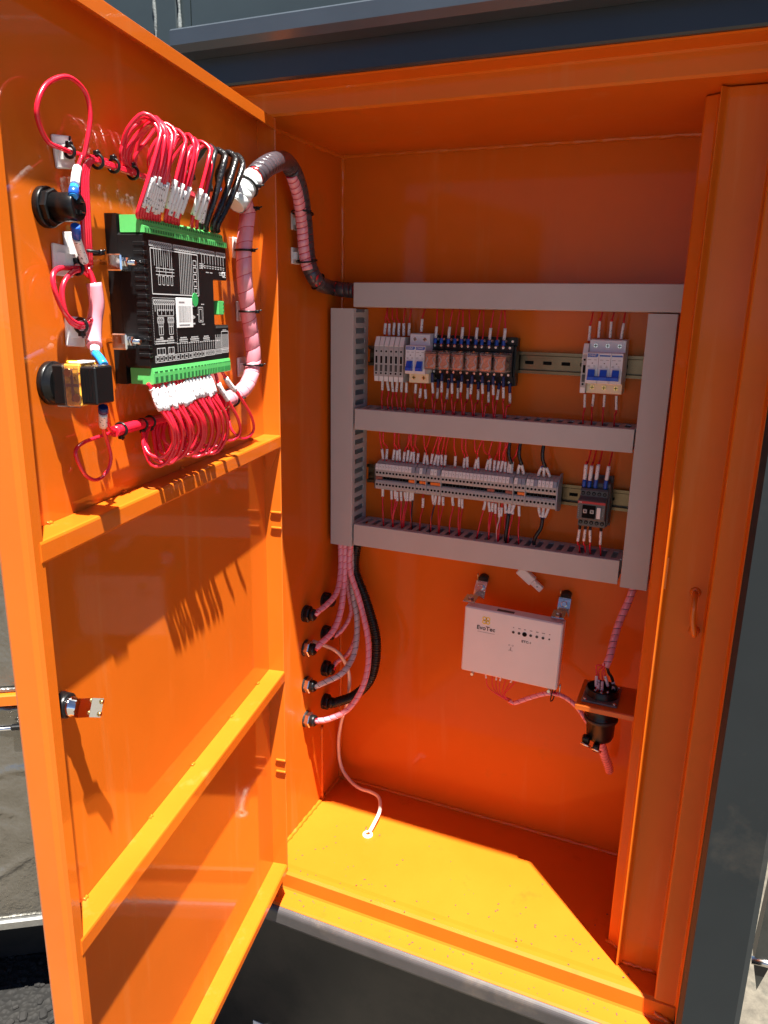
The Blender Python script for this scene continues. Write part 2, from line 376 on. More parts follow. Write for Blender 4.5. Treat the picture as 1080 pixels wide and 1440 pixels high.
# loose stones where the ground shows
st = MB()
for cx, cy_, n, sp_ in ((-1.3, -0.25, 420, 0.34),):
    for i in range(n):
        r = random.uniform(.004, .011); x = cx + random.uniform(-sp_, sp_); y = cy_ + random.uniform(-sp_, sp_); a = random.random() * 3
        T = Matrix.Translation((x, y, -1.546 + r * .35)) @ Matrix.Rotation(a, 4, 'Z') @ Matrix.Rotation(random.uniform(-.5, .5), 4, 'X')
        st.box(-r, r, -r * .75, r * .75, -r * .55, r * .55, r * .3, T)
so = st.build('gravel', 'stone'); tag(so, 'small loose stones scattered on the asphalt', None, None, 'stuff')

# ================================================================== ENCLOSURE (dark sheet steel housing round the cabinet)
enc = thing('generator_enclosure', (-0.3, -0.2, -1.5), 'dark slate sheet steel housing that frames the open orange cabinet', 'housing')
EO = Vector((-0.3, -0.2, -1.5))
def ep(mb, name, m, par=None): return mb.build(name, m, par or enc, EO)
PT = -0.340
# corner post
b = MB(); ch = .006
b.prism([(.0585, -.20), (.0585, -.338), (.0645, -.346), (.127, -.346), (.134, -.339), (.134, -.20)], -1.49, 0.30, 'z'); ep(b, 'corner_post', 'post_paint')
# header under the gutter
b = MB(); b.prism([(-.29, .2785), (-.342, .2785), (-.344, .281), (-.344, .3125), (-.29, .3125)], -.705, .134, 'x'); ep(b, 'header', 'header_paint')
# gutter: underside, front lip, top edge
b = MB()
b.prism([(-.30, .3127), (-.374, .3127), (-.382, .320), (-.382, .337), (-.379, .3395), (-.376, .337), (-.376, .322), (-.370, .3175), (-.30, .3175)], -.688, .20, 'x')
gut = ep(b, 'gutter', 'gutter_paint')
# sheet panels
b = MB(); b.box(-.688, .20, -.338, -.30, .3177, 1.25, .003); up = ep(b, 'upper_panel', 'slate_paint')
b = MB(); b.box(-1.02, -.7085, -.3375, -.30, -1.05, 1.25, .003); sp_ = ep(b, 'side_panel', 'slate_paint')
b = MB(); b.box(-.7084, -.6885, -.336, -.30, .30, 1.25); ep(b, 'closing_strip', 'slate_paint', None)
for px, py0, py1 in ((218, -60, 130),):
    p = AY(218, 20, -.338); q = AY(221, 95, -.338)
    pts = [Vector((p.x + random.uniform(-.0006, .0006), -.338, z)) for z in [i * .012 for i in range(10, 60)]]
    b = MB(); b.tube(pts, lambda t: .0020 + .0007 * math.sin(t * 61) + .0006 * math.sin(t * 173), 6); b.build('seam', 'seam_sealant', sp_, EO)
p = AY(253, 20, -.338)
pts = [Vector((p.x + random.uniform(-.0006, .0006), -.339, z)) for z in [.3395 + i * .012 for i in range(0, 40)]]
b = MB(); b.tube(pts, lambda t: .0024 + .0007 * math.sin(t * 51) + .0006 * math.sin(t * 133), 6); b.build('seam', 'seam_sealant', up, EO)
# folded sill edge of the housing and the recessed plinth below
b = MB()
cs = [(-.30, -1.0005)] + [(-.332 - .010 * math.sin(a), -1.0105 + .010 * math.cos(a)) for a in [i * math.pi / 12 for i in range(0, 7)]] + [(-.342, -1.028), (-.339, -1.034), (-.325, -1.034), (-.325, -1.016), (-.30, -1.016)]
b.prism(cs, -1.02, .0575, 'x'); ep(b, 'sill_edge', 'sill_paint')
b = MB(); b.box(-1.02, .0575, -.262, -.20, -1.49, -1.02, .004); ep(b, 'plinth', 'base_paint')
q = AY(367, 1437, -.2625); b = MB(); b.box(q.x - .018, q.x + .018, -.2635, -.262, q.z - .045, q.z - .004); ep(b, 'plate', 'paper_white')
# foot of the next bay's strut seen past the corner post
b = MB()
p = AY(1063, 1380, 0.02)
b.prism([(p.x - .012, p.z + .055), (p.x + .0, p.z), (p.x + .014, p.z + .058), (p.x + .026, p.z + .30), (p.x - .004, p.z + .30)], 0.00, .04, 'y')
b.box(p.x - .004, p.x + .050, .0, .05, p.z + .30, p.z + 1.6, .004)
su = b.build('support_strut', 'strut_paint', None, (p.x, 0.02, p.z)); tag(su, 'dark steel strut with a pointed foot behind the corner post', 'strut')
b = MB(); b.cyl((p.x - .016, .0, p.z + .060), (p.x + .024, .0, p.z + .064), .007, seg=12); b.build('bolt', 'steel', su, (p.x, .02, p.z))

# ================================================================== CABINET
XL, XR, ZF, ZC, YF = -0.632, 0.029, -0.966, 0.253, -0.295
CO = Vector((-0.30, -0.15, ZF))
cab = thing('control_cabinet', CO, 'glossy orange steel control cabinet with its door swung open to the left', 'cabinet')
def cp_(mb, name, m='orange_paint', par=None): return mb.build(name, m, par or cab, CO)
b = MB(); b.box(XL - .002, XR + .03, 0, .004, ZF - .004, ZC + .004); backp = cp_(b, 'back_panel', 'orange_satin')
b = MB(); b.box(XL - .003, XL, YF, -.0002, ZF - .004, ZC + .004); leftw = cp_(b, 'left_wall', 'orange_satin')
b = MB(); b.box(XR + .004, XR + .007, -.28, -.0002, ZF - .004, ZC + .004); cp_(b, 'right_wall', 'orange_satin')
# ceiling sheet with folded-down nose and rebate (profile y,z)
b = MB()
b.prism([(-.0002, ZC), (YF + .006, ZC - .002), (YF + .001, ZC - .004), (YF - .002, ZC - .001), (YF - .0025, .2745), (YF - .0045, .277), (-.334, .277), (-.337, .2783), (-.337, .2815), (-.29, .2815), (-.29, .262), (-.0002, ZC + .008)], XL - .03, .0575, 'x')
cp_(b, 'ceiling', 'orange_satin')
# floor sheet with lip, riser and sill
b = MB()
b.prism([(-.0002, ZF), (YF + .022, ZF), (YF + .012, ZF + .0015), (YF + .004, ZF + .0015), (YF - .001, ZF - .002), (YF - .002, -.993), (YF - .004, -.9965), (-.331, -.9975), (-.3345, -1.000), (-.331, -1.0004), (-.29, -1.0004), (-.285, -.972), (-.0002, ZF - .006)], XL - .03, .0575, 'x')
cp_(b, 'floor_panel', 'orange_floor')
# right jamb: folded section (profile x,y)
def bend(p, c, q, r, n=5):
    p, c, q = Vector(p), Vector(c), Vector(q); a = c + (p - c).normalized() * r; e = c + (q - c).normalized() * r
    return [tuple(a.lerp(c, t).lerp(c.lerp(e, t), t)) for t in [i / n for i in range(n + 1)]]
prof = [(-.049, -.175), (-.049, -.211)]
raw = [(-.049, -.175), (-.0485, -.214), (-.0325, -.2225), (-.0312, -.2585), (-.0235, -.2475), (.0275, -.2475), (.0275, -.296), (.0575, -.296), (.0575, -.337)]
prof = [raw[0]] + [q for i in range(1, 8) for q in bend(raw[i - 1], raw[i], raw[i + 1], .0042 if i in (3, 4) else .0035)] + [raw[8]]
out = prof + [(.0581, -.337), (.0581, -.290), (.034, -.290), (.034, -.240), (-.027, -.240), (-.028, -.218), (-.045, -.206), (-.045, -.175)]
b = MB(); b.prism(out, ZF + .002, ZC - .004, 'z'); jamb = cp_(b, 'right_jamb', 'orange_satin')
# left jamb behind the hinges
b = MB(); b.prism([(XL, -.294), (XL - .002, -.297), (XL - .028, -.297), (XL - .030, -.337), (XL - .036, -.337), (XL - .036, -.29), (XL, -.29)], -.997, .2765, 'z'); cp_(b, 'left_jamb')
# weld fillets
def bead(p, q, r, name, par, jit=.0006, m='orange_paint'):
    p, q = Vector(p), Vector(q); n = max(6, int((q - p).length / .006))
    pts = [p.lerp(q, i / n) + Vector((random.uniform(-jit, jit), random.uniform(-jit, jit), random.uniform(-jit, jit))) for i in range(n + 1)]
    b = MB(); b.tube(pts, lambda t: r * (1 + .18 * math.sin(t * 97) + .12 * math.sin(t * 211)), 8); return b.build(name, m, par, CO)
bead((XL, -.001, ZF + .001), (XR, -.001, ZF + .001), .0042, 'weld_bead', cab)
bead((XL + .001, -.001, ZF), (XL + .001, -.001, ZC), .004, 'weld_bead', cab)
bead((XL + .001, -.29, ZF + .001), (XL + .001, -.001, ZF + .001), .004, 'weld_bead', cab)
bead((XL + .001, -.29, ZC - .001), (XL + .001, -.001, ZC - .001), .0045, 'weld_bead', cab)
bead((XL, -.002, ZC - .001), (XR, -.002, ZC - .001), .004, 'weld_bead', cab)
bead((-.022, -.247, ZF + .003), (.026, -.247, ZF + .003), .0035, 'weld_bead', cab, .001)
bead((-.050, -.213, ZF + .002), (-.030, -.222, ZF + .002), .003, 'weld_bead', cab, .001)
bead((.029, -.297, ZF - .02), (.056, -.298, ZF - .028), .0035, 'weld_bead', cab, .001)
# vertical fold bead low on the left wall
bead((XL + .0008, -.083, -.80), (XL + .0008, -.083, ZF), .0035, 'fold', cab, .0002)
# striker staple on the right jamb
s0 = AY(978, 833, -.2475); s1 = AY(974, 886, -.2475)
pts = spline([Vector((s0.x, -.246, s0.z)), Vector((s0.x, -.264, s0.z - .001)), Vector((s0.x, -.275, s0.z - .009)), Vector((s0.x + .0005, -.2765, (s0.z + s1.z) / 2)), Vector((s1.x + .002, -.272, s1.z + .006)), Vector((s1.x + .002, -.263, s1.z)), Vector((s1.x + .002, -.246, s1.z))], .002)
b = MB(); b.tube(pts, .0036, 10); b.build('striker', 'orange_paint', cab, CO)
for p in (s0, s1 + Vector((.002, 0, 0))):
    b = MB(); b.lathe([(0, .0075), (.0015, .0062), (.003, .0042)], (p.x, -.2473, p.z), (0, -1, 0), 12); b.build('weld_bead', 'orange_paint', cab, CO)
# small weld tack on the jamb fold
q = AY(940, 800, -.225); b = MB(); b.box(q.x - .003, q.x + .001, -.2535, -.2475, q.z - .02, q.z + .025, .001); b.build('weld_bead', 'orange_paint', cab, CO)

# ---------------- door (part of the cabinet): local frame x right = towards the hinge, y into the sheet, z up
ZT, ZB, UF = 0.2395, -0.932, 0.586
def dp(mb_pts): return mb_pts
TD = Matrix.Translation(HP) @ Matrix.Rotation(DROT, 4, 'Z')      # local (x=-u, y=-o, z)
def dbox(mb, u0, u1, o0, o1, z0, z1, c=0.0): return mb.box(-u0, -u1, -o0, -o1, z0, z1, c, TD)
def dprism_z(mb, poly, z0, z1): return mb.prism([(-u, -o) for u, o in poly], z0, z1, 'z', TD)
def dprism_x(mb, poly, u0, u1): return mb.prism([(-o, z) for o, z in poly], -u0, -u1, 'x', TD)
b = MB(); dbox(b, .028, UF, -.0022, 0, ZB, ZT); door = cp_(b, 'door')
def dpart(mb, name, m='orange_paint'): return mb.build(name, m, door, CO)
T_ = .0255; LW = .0155
b = MB(); dprism_z(b, [(UF, -.0023), (UF + .0012, 0), (UF + .0012, T_ - .006), (UF - .0005, T_ - .0018), (UF - .004, T_), (UF - LW, T_), (UF - LW, T_ - .002), (UF - .003, T_ - .003), (UF - .002, .0002), (UF - .002, -.0023)], ZB, ZT); dpart(b, 'free_stile')
b = MB(); dprism_x(b, [(-.0023, ZT), (0, ZT + .0012), (T_ - .003, ZT + .0012), (T_, ZT - .001), (T_, ZT - .0135), (T_ - .002, ZT - .0135), (T_ - .002, ZT - .003), (.0002, ZT - .002)], .0312, UF - LW - .0003); dpart(b, 'top_flange')
b = MB(); dprism_x(b, [(-.0023, ZB - .001), (T_ - .002, ZB - .001), (T_, ZB + .001), (T_, ZB + .012), (T_ - .002, ZB + .014), (.0002, ZB + .014)], .0312, UF - LW - .0003); dpart(b, 'bottom_rail')
b = MB(); dprism_z(b, [(.028, -.0023), (.0275, 0), (.0275, T_ - .003), (.0283, T_ - .001), (.0290, T_), (.0303, T_), (.031, T_ - .0012), (.031, .0002), (.0305, -.0023)], ZB, ZT); dpart(b, 'hinge_stile')
BD = .0265
for zt in (-.1795, -.556):
    b = MB(); dprism_x(b, [(.0003, zt), (BD - .0025, zt), (BD - .0007, zt - .0007), (BD, zt - .0025), (BD, zt - .0165), (BD - .002, zt - .019), (.0003, zt - .019)], .0314, UF - LW + .004); dpart(b, 'cross_rail')
    for k in range(5):
        u = .07 + k * .112 + random.uniform(-.01, .01)
        pts = [DW(u + .006 * j / 4, zt + .0006 + random.uniform(-.0003, .0004), .0012) for j in range(5)]
        b = MB(); b.tube(pts, lambda t: .0016 + .0008 * math.sin(t * 9), 6); b.build('weld_tack', 'orange_paint', door, CO)
    b = MB(); dprism_x(b, [(.0025, zt - .0192), (BD - .003, zt - .0192), (.012, zt - .05), (.0035, zt - .05)], .0314, .0335) ; dpart(b, 'gusset')
bb = MB(); dbox(bb, .005, .0108, .0275, .0285, ZB + .05, ZT - .05); 
for z0 in (-.296, -.320, -.716, -.737, .0, .02):
    if z0 >= 0: continue
    pts = [DW(.0322, z0, .010), DW(.0328, z0, .012), DW(.0330, z0, .018), DW(.0330, z0, .0262)]
    b = MB(); b.tube(spline(pts, .003), .0021, 8); b.build('hinge_pin', 'orange_paint', door, CO)

# ================================================================== FOIL-LINED BAY DOOR at the far left
fa = math.radians(34); FD = Vector((math.cos(fa), math.sin(fa), 0)); FN = Vector((math.sin(fa), -math.cos(fa), 0)); FP = Vector((-1.22, -.3, 0))
def FPT(px, py, o=0.0):
    r = ray((px, py)); return CAM + r * (((FP - CAM).dot(FN) + o) / r.dot(FN))
def fz(px, py): p = FPT(px, py); return (p - FP).dot(FD), p.z
zb = (fz(0, 1302)[1] + fz(66, 1293)[1]) / 2; zr0 = (fz(0, 988)[1] + fz(33, 984)[1]) / 2; zr1 = (fz(0, 974)[1] + fz(31, 968)[1]) / 2
zm = fz(20, 1022)[1]
fo = Vector((FP.x, FP.y, zb))
fd = thing('foil_lined_door', fo, 'open housing door lined with crinkled silver foil, seen past the orange door edge', 'door')
def fgrid(name, s0, s1, z0, z1, seed, amp, nx=60, nz=70):
    vs, fs = [], []
    creases = [(random.uniform(s0, s1), random.uniform(z0, z1), random.uniform(.3, 1.4) * random.choice((-1, 1)), random.uniform(.08, .26), random.uniform(.004, .010)) for _ in range(34)]
    for j in range(nz + 1):
        for i in range(nx + 1):
            s = s0 + (s1 - s0) * i / nx; z = z0 + (z1 - z0) * j / nz
            h = amp * noise.fractal(Vector((s * 6 + seed, z * 6, seed)), .9, 2.1, 4)
            for cs, cz, a, ln, hh in creases:
                dx, dz = s - cs, z - cz; t = dx * math.cos(a) + dz * math.sin(a); w = -dx * math.sin(a) + dz * math.cos(a) + .012 * math.sin(t * 25)
                if abs(t) < ln: h += hh * max(0, 1 - abs(w) / .007) * (1 - abs(t) / ln)
            e = min(i, nx - i, j, nz - j)
            if e == 0: h = 0
            vs.append(FP + FD * s + FN * (.004 + max(h, -.003)) + Vector((0, 0, z)))
    k = nx + 1
    for j in range(nz):
        for i in range(nx): fs.append([j * k + i, j * k + i + 1, (j + 1) * k + i + 1, (j + 1) * k + i])
    return MB().add(vs, fs, True).build(name, 'foil', fd, fo, recalc=False)
TF = Matrix.Translation(FP) @ Matrix.Rotation(fa, 4, 'Z')
b = MB(); b.box(-.75, .40, .002, .04, zb, .75, .002, TF); b.build('door_skin', 'slate_paint', fd, fo)
fgrid('foil_lining', -.75, .40, zm + .006, zr0 - .010, 3.1, .004, 80, 14)
fgrid('foil_lining', -.75, .40, zb + .022, zm - .004, 9.7, .006, 110, 60)
fgrid('foil_lining', -.75, .40, zr1 + .012, .72, 5.2, .005, 110, 110)
b = MB(); b.box(-.75, .40, -.022, .001, zr0, zr1, .002, TF); b.build('cross_rail', 'orange_paint', fd, fo)
b = MB(); b.box(-.75, .40, -.010, .001, zr1 + .0005, zr1 + .010, .002, TF); b.build('foil_edge_strip', 'foil', fd, fo)
b = MB(); b.cyl(TF @ Vector((-.75, -.005, zm)), TF @ Vector((.40, -.005, zm)), .0055, seg=10); b.build('retaining_rod', 'chrome', fd, fo)
b = MB(); b.box(-.755, .405, -.014, .0015, zb - .004, zb + .020, .004, TF); b.build('bottom_rim', 'rim_steel', fd, fo)
q = FPT(32, 1018, .01); b = MB(); b.box(-.020, .02, -.014, -.002, -.006, .004, .002, Matrix.Translation(q) @ Matrix.Rotation(fa, 4, 'Z')); b.build('latch_tab', 'black_plastic', fd, fo)
# dark sill under that door
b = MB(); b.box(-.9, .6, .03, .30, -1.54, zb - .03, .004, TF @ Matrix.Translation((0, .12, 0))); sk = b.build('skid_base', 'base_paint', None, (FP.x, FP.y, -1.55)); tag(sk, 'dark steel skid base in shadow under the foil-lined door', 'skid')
# ================================================================== WIRING DUCTS
def duct(label, x0, x1, z0, z1, depth=.062, wall=None, cutout=None):
    o = Vector(((x0 + x1) / 2, 0, z0)); r = thing('wiring_duct', o, label, 'wiring duct', 0, 'grey wiring ducts framing the devices')
    horiz = (x1 - x0) > (z1 - z0); t = .0018; d0 = -.0005; d1 = -depth
    b = MB(); b.box(x0 + .001, x1 - .001, -.003, d0, z0 + .001, z1 - .001)          # base
    if horiz:
        b.box(x0 + .001, x1 - .001, d1 + .004, -.003, z0 + .001, z0 + .001 + t)
        if wall != 'top': b.box(x0 + .001, x1 - .001, d1 + .004, -.003, z1 - .001 - t, z1 - .001)
        else: b.box(x0 + .001, x1 - .001, -.014, -.003, z1 - .001 - t, z1 - .001)
    else:
        b.box(x0 + .001, x0 + .001 + t, d1 + .004, -.003, z0 + .001, z1 - .001)
        if wall != 'right': b.box(x1 - .001 - t, x1 - .001, d1 + .004, -.003, z0 + .001, z1 - .001)
        else: b.box(x1 - .001 - t, x1 - .001, -.014, -.003, z0 + .001, z1 - .001)
    b.build('trough', 'duct_plastic', r, o)
    # lid with short lips
    b = MB()
    if horiz: b.prism([(d1, z0 + .001), (d1 - .0006, z0 + .0018), (d1 - .0006, z1 - .0018), (d1, z1 - .001), (d1 + .009, z1 - .0002), (d1 + .009, z1 - .0012), (d1 + .002, z1 - .0022), (d1 + .002, z0 + .0022), (d1 + .009, z0 + .0012), (d1 + .009, z0 + .0002)], x0, x1, 'x')
    else: b.prism([(x0 + .001, d1), (x0 + .0018, d1 - .0006), (x1 - .0018, d1 - .0006), (x1 - .001, d1), (x1 - .0002, d1 + .009), (x1 - .0012, d1 + .009), (x1 - .0022, d1 + .002), (x0 + .0022, d1 + .002), (x0 + .0012, d1 + .009), (x0 + .0002, d1 + .009)], z0, z1, 'z')
    b.build('lid', 'duct_plastic', r, o)
    # slotted wall: one finger after another
    if wall:
        pitch, w = .0178, .0098; n = int(((x1 - x0) if horiz else (z1 - z0)) / pitch); first = None
        for i in range(n + 1):
            if first is None:
                b = MB()
                fw = [(-.0135, -w / 2), (-.018, -w / 2 + .0006), (d1 + .013, -w / 2 + .0006), (d1 + .0095, -w / 2), (d1 + .0095, w / 2), (d1 + .013, w / 2 - .0006), (-.018, w / 2 - .0006), (-.0135, w / 2)]
                if horiz: b.prism([(x, y) for y, x in fw], 0, t, 'z')
                else: b.prism(fw, 0, t, 'x')
                first = b.build('finger', 'duct_plastic', r); f = first
            else:
                f = first.copy(); COL.objects.link(f); f.parent = r
            f.location = (Vector((x0 + .006 + i * pitch, 0, z1 - .001 - t)) - o) if horiz else (Vector((x1 - .001 - t, 0, z0 + .006 + i * pitch)) - o)
    return r
duct('top horizontal grey duct above both rows of devices', -.5785, -.0545, .0025, .0440)
duct('left upright grey duct with a slotted side facing the devices', -.6235, -.5780, -.4255, .0005, wall='right')
duct('right upright grey duct beside the orange jamb', -.1005, -.0570, -.4250, .0010)
duct('middle horizontal grey duct between breaker row and terminal row', -.5745, -.1020, -.2075, -.1690, wall='top')
duct('bottom horizontal grey duct under the terminal row', -.5745, -.1040, -.4225, -.3805, wall='top')

# ================================================================== DIN RAILS
def din(label, zc, x0=-.574, x1=-.1015):
    o = Vector((x0, 0, zc)); h = .0175
    p = [(-.0005, -.0135), (-.0055, -.0135), (-.0075, -.0125), (-.0085, -h + .002), (-.0085, -h), (-.0095, -h), (-.0095, -.0125), (-.0085, -.0115), (-.0018, -.0115)]
    p = [(-.0095, h), (-.0095, .0125), (-.0085, .0115), (-.0020, .0115), (-.0020, -.0115), (-.0085, -.0115), (-.0095, -.0125), (-.0095, -h), (-.0083, -h), (-.0083, -.0135), (-.0006, -.0128), (-.0006, .0128), (-.0083, .0135), (-.0083, h)]
    b = MB(); b.prism([(y, zc + z) for y, z in p], x0, x1, 'x'); r = b.build('mounting_rail', 'zinc', None, o); tag(r, label, 'rail', 'zinc mounting rails')
    k = 0
    for i in range(int((x1 - x0) / .03)):
        x = x0 + .02 + i * .03; s = MB(); s.box(x - .007, x + .007, -.0027, -.0019, zc - .0028, zc + .0028, .0006); s.build('slot', 'dark_slot', r, o)
    return r
Z1, Z2 = -.0805, -.2955
din('upper zinc mounting rail carrying the breakers and relays', Z1)
din('lower zinc mounting rail carrying the terminal blocks and contactor', Z2)

# ================================================================== UPPER ROW
# slim interface modules
def slim(loc, label, group):
    r = thing('interface_module', loc, label, 'module', 0, group); w = .0042
    b = MB(); b.prism([(-.010, .034), (-.045, .036), (-.052, .0345), (-.059, .020), (-.060, .016), (-.060, -.030), (-.0585, -.0315), (-.058, -.0385), (-.050, -.040), (-.010, -.038)], -w, w, 'x'); b.build('body', 'grey_module', r)
    b = MB(); b.prism([(-.0525, .0355), (-.0605, .0205), (-.0585, .0195), (-.0505, .0345)], -w + .0003, w - .0008, 'x'); b.build('tag', 'white_plastic', r)
    b = MB(); b.box(-w + .0004, w - .0006, -.0592, -.058, -.0392, -.0295, .0004); b.build('tag', 'white_plastic', r)
    for z in (.0115, -.0255):
        b = MB(); b.cyl((-.0002, -.0595, z), (-.0002, -.0604, z), .0017, seg=10, smooth=False); b.build('test_hole', 'dark_slot', r)
    b = MB(); b.box(-.0018, .0018, -.0604, -.0595, -.0085, .0035); b.build('slot', 'dark_slot', r)
    b = MB(); b.box(-.0023, .0023, -.0605, -.0595, -.0222, -.0110, .0003); b.build('window', 'charcoal_plastic', r)
    return r
x0s = -.5355; sp0 = .0091
m0 = slim((x0s, 0, Z1), 'first slim grey interface module, at the left end of the breaker row', 'slim grey interface modules')
for i in range(1, 6): dup(m0, (x0s + i * sp0, 0, Z1), None, ordw(i + 1) + ' slim grey interface module from the left end of the breaker row' if i < 5 else 'sixth slim grey interface module, against the two-pole breaker')
mx_ = dup(m0, (-.1855, 0, Z1), None, 'slim grey auxiliary module on the left flank of the three-pole breaker')

def breaker(loc, poles, label, tied):
    r = thing('circuit_breaker', loc, label, 'circuit breaker', 0, 'white circuit breakers with blue toggles'); p = .0178; w = poles * p
    b = MB(); b.prism([(-.008, .0420), (-.046, .0425), (-.0495, .0410), (-.0500, .0215), (-.0500, -.0215), (-.008, -.0215)], -w / 2 + .0002, w / 2 - .0002, 'x'); b.build('upper_housing', 'breaker_white', r)
    b = MB(); b.prism([(-.008, -.0217), (-.0500, -.0217), (-.0500, -.0375), (-.0485, -.0395), (-.008, -.0400)], -w / 2 + .0003, w / 2 - .0003, 'x'); b.build('lower_housing', 'cream_plastic', r)
    for k in range(poles):
        xc = -w / 2 + p * (k + .5)
        b = MB(); b.prism([(-.0495, .0235), (-.0685, .0235), (-.0700, .0222), (-.0700, -.0220), (-.0685, -.0232), (-.0495, -.0232)], xc - p / 2 + .00025, xc + p / 2 - .00025, 'x'); f = b.build('front', 'breaker_white', r)
        b = MB(); b.box(xc - .0065, xc + .0065, -.0708, -.0695, -.0190, .0000, .0005); b.build('toggle_recess', 'white_plastic', f)
        b = MB(); b.prism([(-.0700, -.0015), (-.0735, -.0020), (-.0775, -.0105), (-.0800, -.0125), (-.0800, -.0175), (-.0700, -.0182)], xc - .0050, xc + .0050, 'x'); b.build('toggle', 'blue_plastic', r)
        b = MB(); b.box(xc - .0009, xc + .0009, -.0703, -.0695, .0070, .0082); b.build('indicator', 'dark_slot', f)
        if k == 0 or not tied:
            b = MB(); b.prism([(xc - .0078, .0165), (xc + .0055, .0165), (xc + .0078, .0180), (xc + .0078, .0215), (xc - .0078, .0215)], -.0703, -.0699, 'y'); b.build('brand_band', 'band_blue', f)
            text_mesh('CHNT', .0043, 'print_white', 'brand_print', f, (xc - .0007, -.0704, .0190), bold=.00006)
        else:
            b = MB(); b.box(xc - .0078, xc + .0080, -.0703, -.0699, .0178, .0200); b.build('brand_band', 'band_blue', f)
        b = MB()
        for j, (a, c) in enumerate(((-.0070, -.002), (.002, .006))):
            b.box(xc + a, xc + c, -.0702, -.0699, .0125 - .0004, .0125 + .0004); b.box(xc + a, xc + c - .001, -.0702, -.0699, .0020 - .0004, .0020 + .0004); b.box(xc + a, xc + c - .0013, -.0702, -.0699, .0038 - .0003, .0038 + .0003)
        b.build('rating_print', 'print_grey', f)
        for z, m, y in ((.0330, 'steel', -.0500), (-.0305, 'brass', -.0500)):
            b = MB(); b.lathe([(0, .0046), (.0012, .0046), (.0012, .0036)], (xc, y + .0006, z), (0, -1, 0), 14, smooth=False); sc = b.build('screw_well', 'breaker_white' if m == 'steel' else 'cream_plastic', r)
            b = MB(); b.cyl((xc, y, z), (xc, y - .0009, z), .0033, seg=12, smooth=False); s = b.build('screw', m, sc)
            b2 = MB(); b2.box(xc - .0027, xc + .0027, y - .0012, y - .0008, z - .0005, z + .0005); b2.box(xc - .0005, xc + .0005, y - .0013, y - .0008, z - .0027, z + .0027); b2.build('screw_cross', 'dark_slot', sc)
    if tied:
        b = MB(); b.prism([(-.0745, -.0115), (-.0790, -.0128), (-.0795, -.0175), (-.0735, -.0180)], -w / 2 + .0035, w / 2 - .0035, 'x'); b.build('toggle_tie', 'blue_plastic', r)
    return r
breaker((-.4605, 0, Z1), 2, 'two-pole white breaker with two blue toggles beside the relays', False)
breaker((-.1545, 0, Z1), 3, 'three-pole white breaker with joined blue toggles at the right of the rail', True)

# relays on black sockets
def relay(loc, label):
    r = thing('relay', loc, label, 'relay', 0, 'clear-cased relays in black sockets'); w = .0232
    b = MB(); b.prism([(-.008, .0400), (-.022, .0400), (-.022, .0280), (-.034, .0270), (-.034, .0175), (-.036, .0165), (-.036, -.0150), (-.034, -.0165), (-.034, -.0240), (-.022, -.0250), (-.022, -.0390), (-.008, -.0390)], -w / 2 + .0002, w / 2 - .0002, 'x'); b.build('socket', 'black_plastic', r)
    for z, xs in ((.0235, (-.0055, .0055)), (.0335, (-.004, .0065)), (-.0200, (-.0055, .0055)), (-.0330, (-.0065, .004))):
        for x in xs:
            y = -.034 if abs(z) < .025 else -.022
            b = MB(); b.cyl((x, y + .0003, z), (x, y - .0010, z), .0021, seg=8, smooth=False); b.build('screw', 'steel', r)
    b = MB(); b.box(-w / 2 + .0012, w / 2 - .0012, -.0735, -.0362, -.0142, .0155, .0012); b.build('cover', 'clear_cover', r)
    b = MB(); b.cyl((-.0, -.040, -.0035), (0, -.066, -.0035), .0066, seg=14); b.build('coil', 'copper_coil', r)
    b = MB(); b.box(-.0085, .0085, -.0705, -.0665, -.0125, .0090, .0008); b.box(-.0088, .0088, -.068, -.040, .0085, .0110, .0006); b.build('frame', 'copper_coil', r)
    b = MB(); b.tube(spline([(-.0075, -.0712, .007), (-.0045, -.0718, .002), (-.0075, -.0716, -.006), (-.004, -.0716, -.0105)], .002), .0011, 6); b.tube(spline([(.0075, -.0712, .007), (.0045, -.0718, .002), (.0075, -.0716, -.005), (.0035, -.0716, -.0105)], .002), .0011, 6); b.box(.0005, .0075, -.0722, -.0712, -.0015, .0005, 0, Matrix.Translation((0, 0, -.0095)) @ Matrix.Rotation(-.6, 4, 'Y')); b.build('highlight_springs', 'paper_white', r)  # springs thickened and whitened to paint in squiggly highlights behind the cover
    b = MB(); b.box(-.009, .009, -.0742, -.0734, .0106, .0114); b.build('cover_seam', 'brown_jumper', r)
    return r
xr0 = -.4335; rp = .0236
r0 = relay((xr0, 0, Z1), 'first clear-cased relay, beside the two-pole breaker')
for i in range(1, 6): dup(r0, (xr0 + i * rp, 0, Z1), None, (ordw(i + 1) + ' clear-cased relay counted from the two-pole breaker') if i < 5 else 'sixth clear-cased relay, at the right end of the relay row')
b = MB(); b.prism([(-.008, .039), (-.022, .039), (-.022, .027), (-.030, .026), (-.030, -.024), (-.022, -.025), (-.022, -.038), (-.008, -.038)], xr0 + 5.5 * rp + .0002, xr0 + 5.5 * rp + .0035, 'x', Matrix.Translation((0, 0, Z1)))
eb = b.build('end_bracket', 'black_plastic', None, (xr0 + 5.5 * rp, 0, Z1)); tag(eb, 'thin black end bracket closing the relay row', 'bracket')

